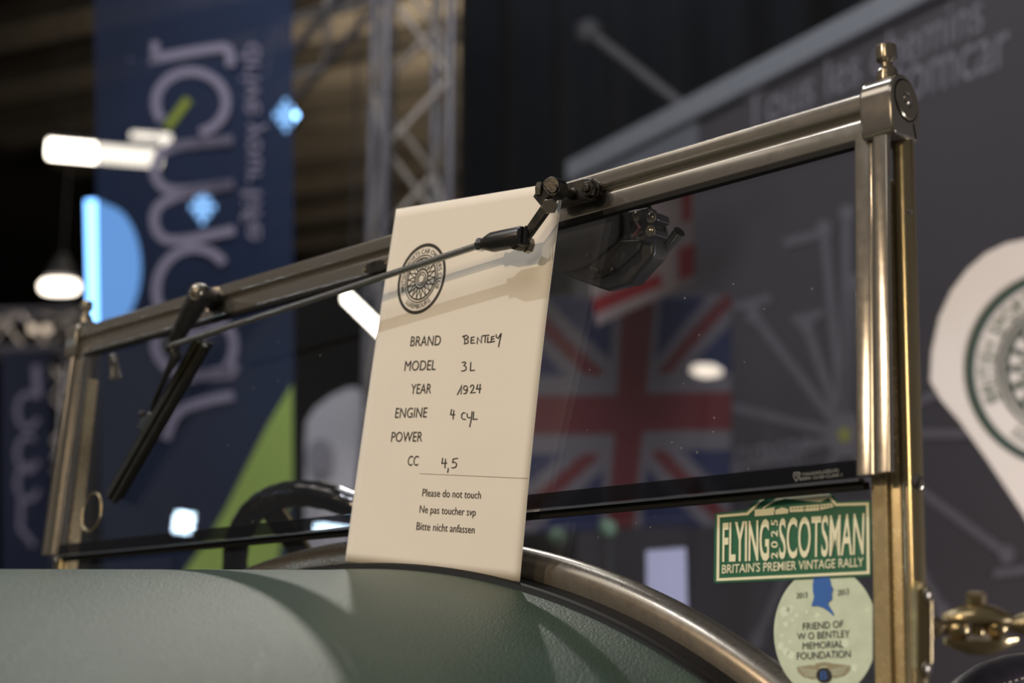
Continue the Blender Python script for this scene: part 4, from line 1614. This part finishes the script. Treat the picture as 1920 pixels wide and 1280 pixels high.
def tube_lamp(a, b, rad, label, group='tube lamps under the hall roof'):
    t = thing('tube_lamp', (np.asarray(a) + np.asarray(b)) / 2, label, 'lamp', group)
    m = MB()
    m.tube([a, b], rad, 16)
    obj('diffuser', m, white_hot, t, smooth=50)
    m = MB()
    m.tube([np.asarray(a) + V3(0, 0, rad * 1.3), np.asarray(b) + V3(0, 0, rad * 1.3)], rad * 0.7, 10)
    obj('lamp_body', m, housing, t, smooth=50)
    for e in (a, b):
        hanger(t, np.asarray(e) * 0.9 + (np.asarray(a) + np.asarray(b)) * 0.05 + V3(0, 0, rad))


tube_lamp(bg(92, 279, 12.0), bg(300, 297, 12.4), 0.075, 'long glowing tube lamp passing behind the tall navy banner')
tube_lamp(bg(248, 262, 13.0), bg(318, 266, 13.0), 0.070, 'short glowing tube lamp seen through the tall navy banner')
tube_lamp(bg(655, 557, 6.2), bg(735, 634, 5.9), 0.030, 'slanting glowing tube lamp left of the paper sign')


def bay_lamp(c, rx, ry, label):
    t = thing('bay_lamp', c, label, 'lamp')
    m = MB()
    vs = [(c + RT * rx * math.copysign(abs(math.cos(a)) ** 0.6, math.cos(a)) + UP * ry * math.copysign(abs(math.sin(a)) ** 0.8, math.sin(a))) for a in np.linspace(0, 2 * PI, 28, endpoint=False)]
    m.prism(vs, FW * 0.08)
    obj('diffuser', m, white_dim, t)
    m = MB()
    m.lathe([(rx * 0.9, 0), (rx * 0.5, 0.14), (rx * 0.2, 0.22)], c + UP * ry + FW * 0.1, V3(0, 0, 1), 20)
    obj('lamp_body', m, housing, t)
    hanger(t, c + UP * ry + FW * 0.1)


bay_lamp(bg(109, 537, 12.5), 0.155, 0.065, 'oval glowing bay lamp at the left above the level truss')

for x_, lab in ((62, 'left one of the twin lamps on the level truss'), (88, 'right one of the twin lamps on the level truss')):
    t = thing('truss_lamp', bg(x_, 617, 11.2), lab, 'lamp', 'twin lamps on the level truss')
    m = MB()
    m.lathe([(0.001, 0), (0.036, 0.0), (0.036, 0.01), (0.001, 0.01)], bg(x_, 617, 11.2), -FW, 20)
    obj('lamp_face', m, emit('soft_lamp_face', 'FFE6CC', 0.75), t)
    m = MB()
    m.tube([bg(x_, 617, 11.21), bg(x_, 617, 11.415)], [0.04, 0.03], 16)
    obj('lamp_body', m, housing, t)

# blue sign behind the banner
m = MB()
sg = [(160, 375), (180, 374)] + [(190 + 68 * math.sin(t), 500 - 118 * math.cos(t)) for t in np.linspace(0.1, PI * 0.86, 18)] + [(200, 640), (166, 640)]
m.prism([bg(x, y, 6.4) for x, y in sg], FW * 0.06)
sign = obj('illuminated_sign', m, blue_hot, None, origin=bg(200, 640, 6.4), label='glowing blue rounded sign half hidden behind the tall navy banner', cat='sign')
stand_pole(sign, bg(185, 630, 6.42))


def led(c, sx, sy, label, matl, group=None):
    t = thing('led_spotlight', c, label, 'spotlight', group)
    m = MB()
    for i in range(-2, 3):
        for j in range(-2, 3):
            if abs(i) + abs(j) <= 2:
                m.ngon([(p[0], p[1]) for p in circle2(i * sx * 0.42, j * sy * 0.40, sx * 0.20, 10, ry=sy * 0.20)], lambda x, y: c + RT * x + UP * y)
    obj('led_cluster', m, matl, t)
    m = MB()
    m.prism([c + RT * sx + FW * 0.01, c + UP * sy + FW * 0.01, c - RT * sx + FW * 0.01, c - UP * sy + FW * 0.01], FW * 0.12)
    obj('lamp_body', m, housing, t)
    hanger(t, c + FW * 0.07)


led(bg(380, 388, 8.0), 0.066, 0.095, 'blue led spotlight shining through the middle of the navy banner', led_blue)
led(bg(536, 216, 7.6), 0.060, 0.085, 'blue led spotlight at the right edge of the navy banner', led_blue)

# lamps in front of the car, seen mirrored in the pane
def front_panel(name, p0, d, L_, sx, sy, matl, label, oval=False):
    c = V3(*p0) + unit(V3(*d)) * L_
    n_ = -unit(V3(*d))
    e1 = unit(np.cross(V3(0, 0, 1), n_))
    e2 = np.cross(n_, e1)
    t = thing(name, c, label, 'lamp')
    m = MB()
    m.prism([c + e1 * sx * p + e2 * sy * q_ for p, q_ in (circle2(0, 0, 1, 28) if oval else [(1, 1), (-1, 1), (-1, -1), (1, -1)])], -n_ * 0.01)
    obj('diffuser', m, matl, t)
    m = MB()
    m.box(c - n_ * 0.08, (sx * 2.1, 0.12, sy * 2.1), ax=[e1, n_, e2])
    obj('lamp_body', m, housing, t)
    stand_pole(t, c - n_ * 0.08)


front_panel('softbox_lamp', (-0.266, -0.019, -0.239), (-0.8348, -0.5227, 0.1728), 5.0, 0.036, 0.040, led_white, 'square cool white lamp mirrored low in the far half of the pane')
front_panel('softbox_lamp', (-0.0256, -0.0204, -0.2564), (-0.7773, -0.6013, 0.1770), 5.0, 0.075, 0.034, led_white, 'square cool white lamp mirrored in the dark strip left of the sign')
front_panel('bay_lamp', (0.377, -0.0137, -0.1723), (-0.5916, -0.7442, 0.3102), 7.0, 0.085, 0.036, emit('warm_lamp_face', 'FFF0DC', 15.0), 'oval lamp mirrored in the near half of the pane', True)

# pale sheet and blurs behind the lower pane, right
m = MB()
m.prism([bg(x, y, 3.2) for x, y in [(1212, 1034), (1286, 1028), (1290, 1200), (1214, 1200)]], FW * 0.02)
nb_ = obj('notice_board', m, mat('lilac_white_board', 'A9AED2', 0.8, noise=0.05), None, origin=bg(1250, 1200, 3.2), label='small pale lilac notice board behind the lower pane', cat='board')
stand_pole(nb_, bg(1250, 1190, 3.24))
globe_mat = mat('pale_green_globe', '5E7A68', 0.5, noise=0.05)
for (x, y, r_) in [(1140, 990, 18), (1046, 1006, 18)]:
    m = MB()
    c = bg(x, y, 3.6)
    m.lathe([(0.001, -r_), (r_ * 0.7, -r_ * 0.7), (r_, 0), (r_ * 0.7, r_ * 0.7), (0.001, r_)], V3(0, 0, 0), V3(0, 0, 1), 16)
    m.v = [tuple(c + np.array(p) * 3.6 / FPX) for p in m.v]
    gl_ = obj('globe', m, globe_mat, None, smooth=60, origin=c, label='pale green globe on a pole, %s' % ('nearer the notice board' if x > 1100 else 'next to the paper sign'), cat='globe', group='pale green globes behind the pane')
    stand_pole(gl_, c - V3(0, 0, 0.01), 0.008, 0.05)
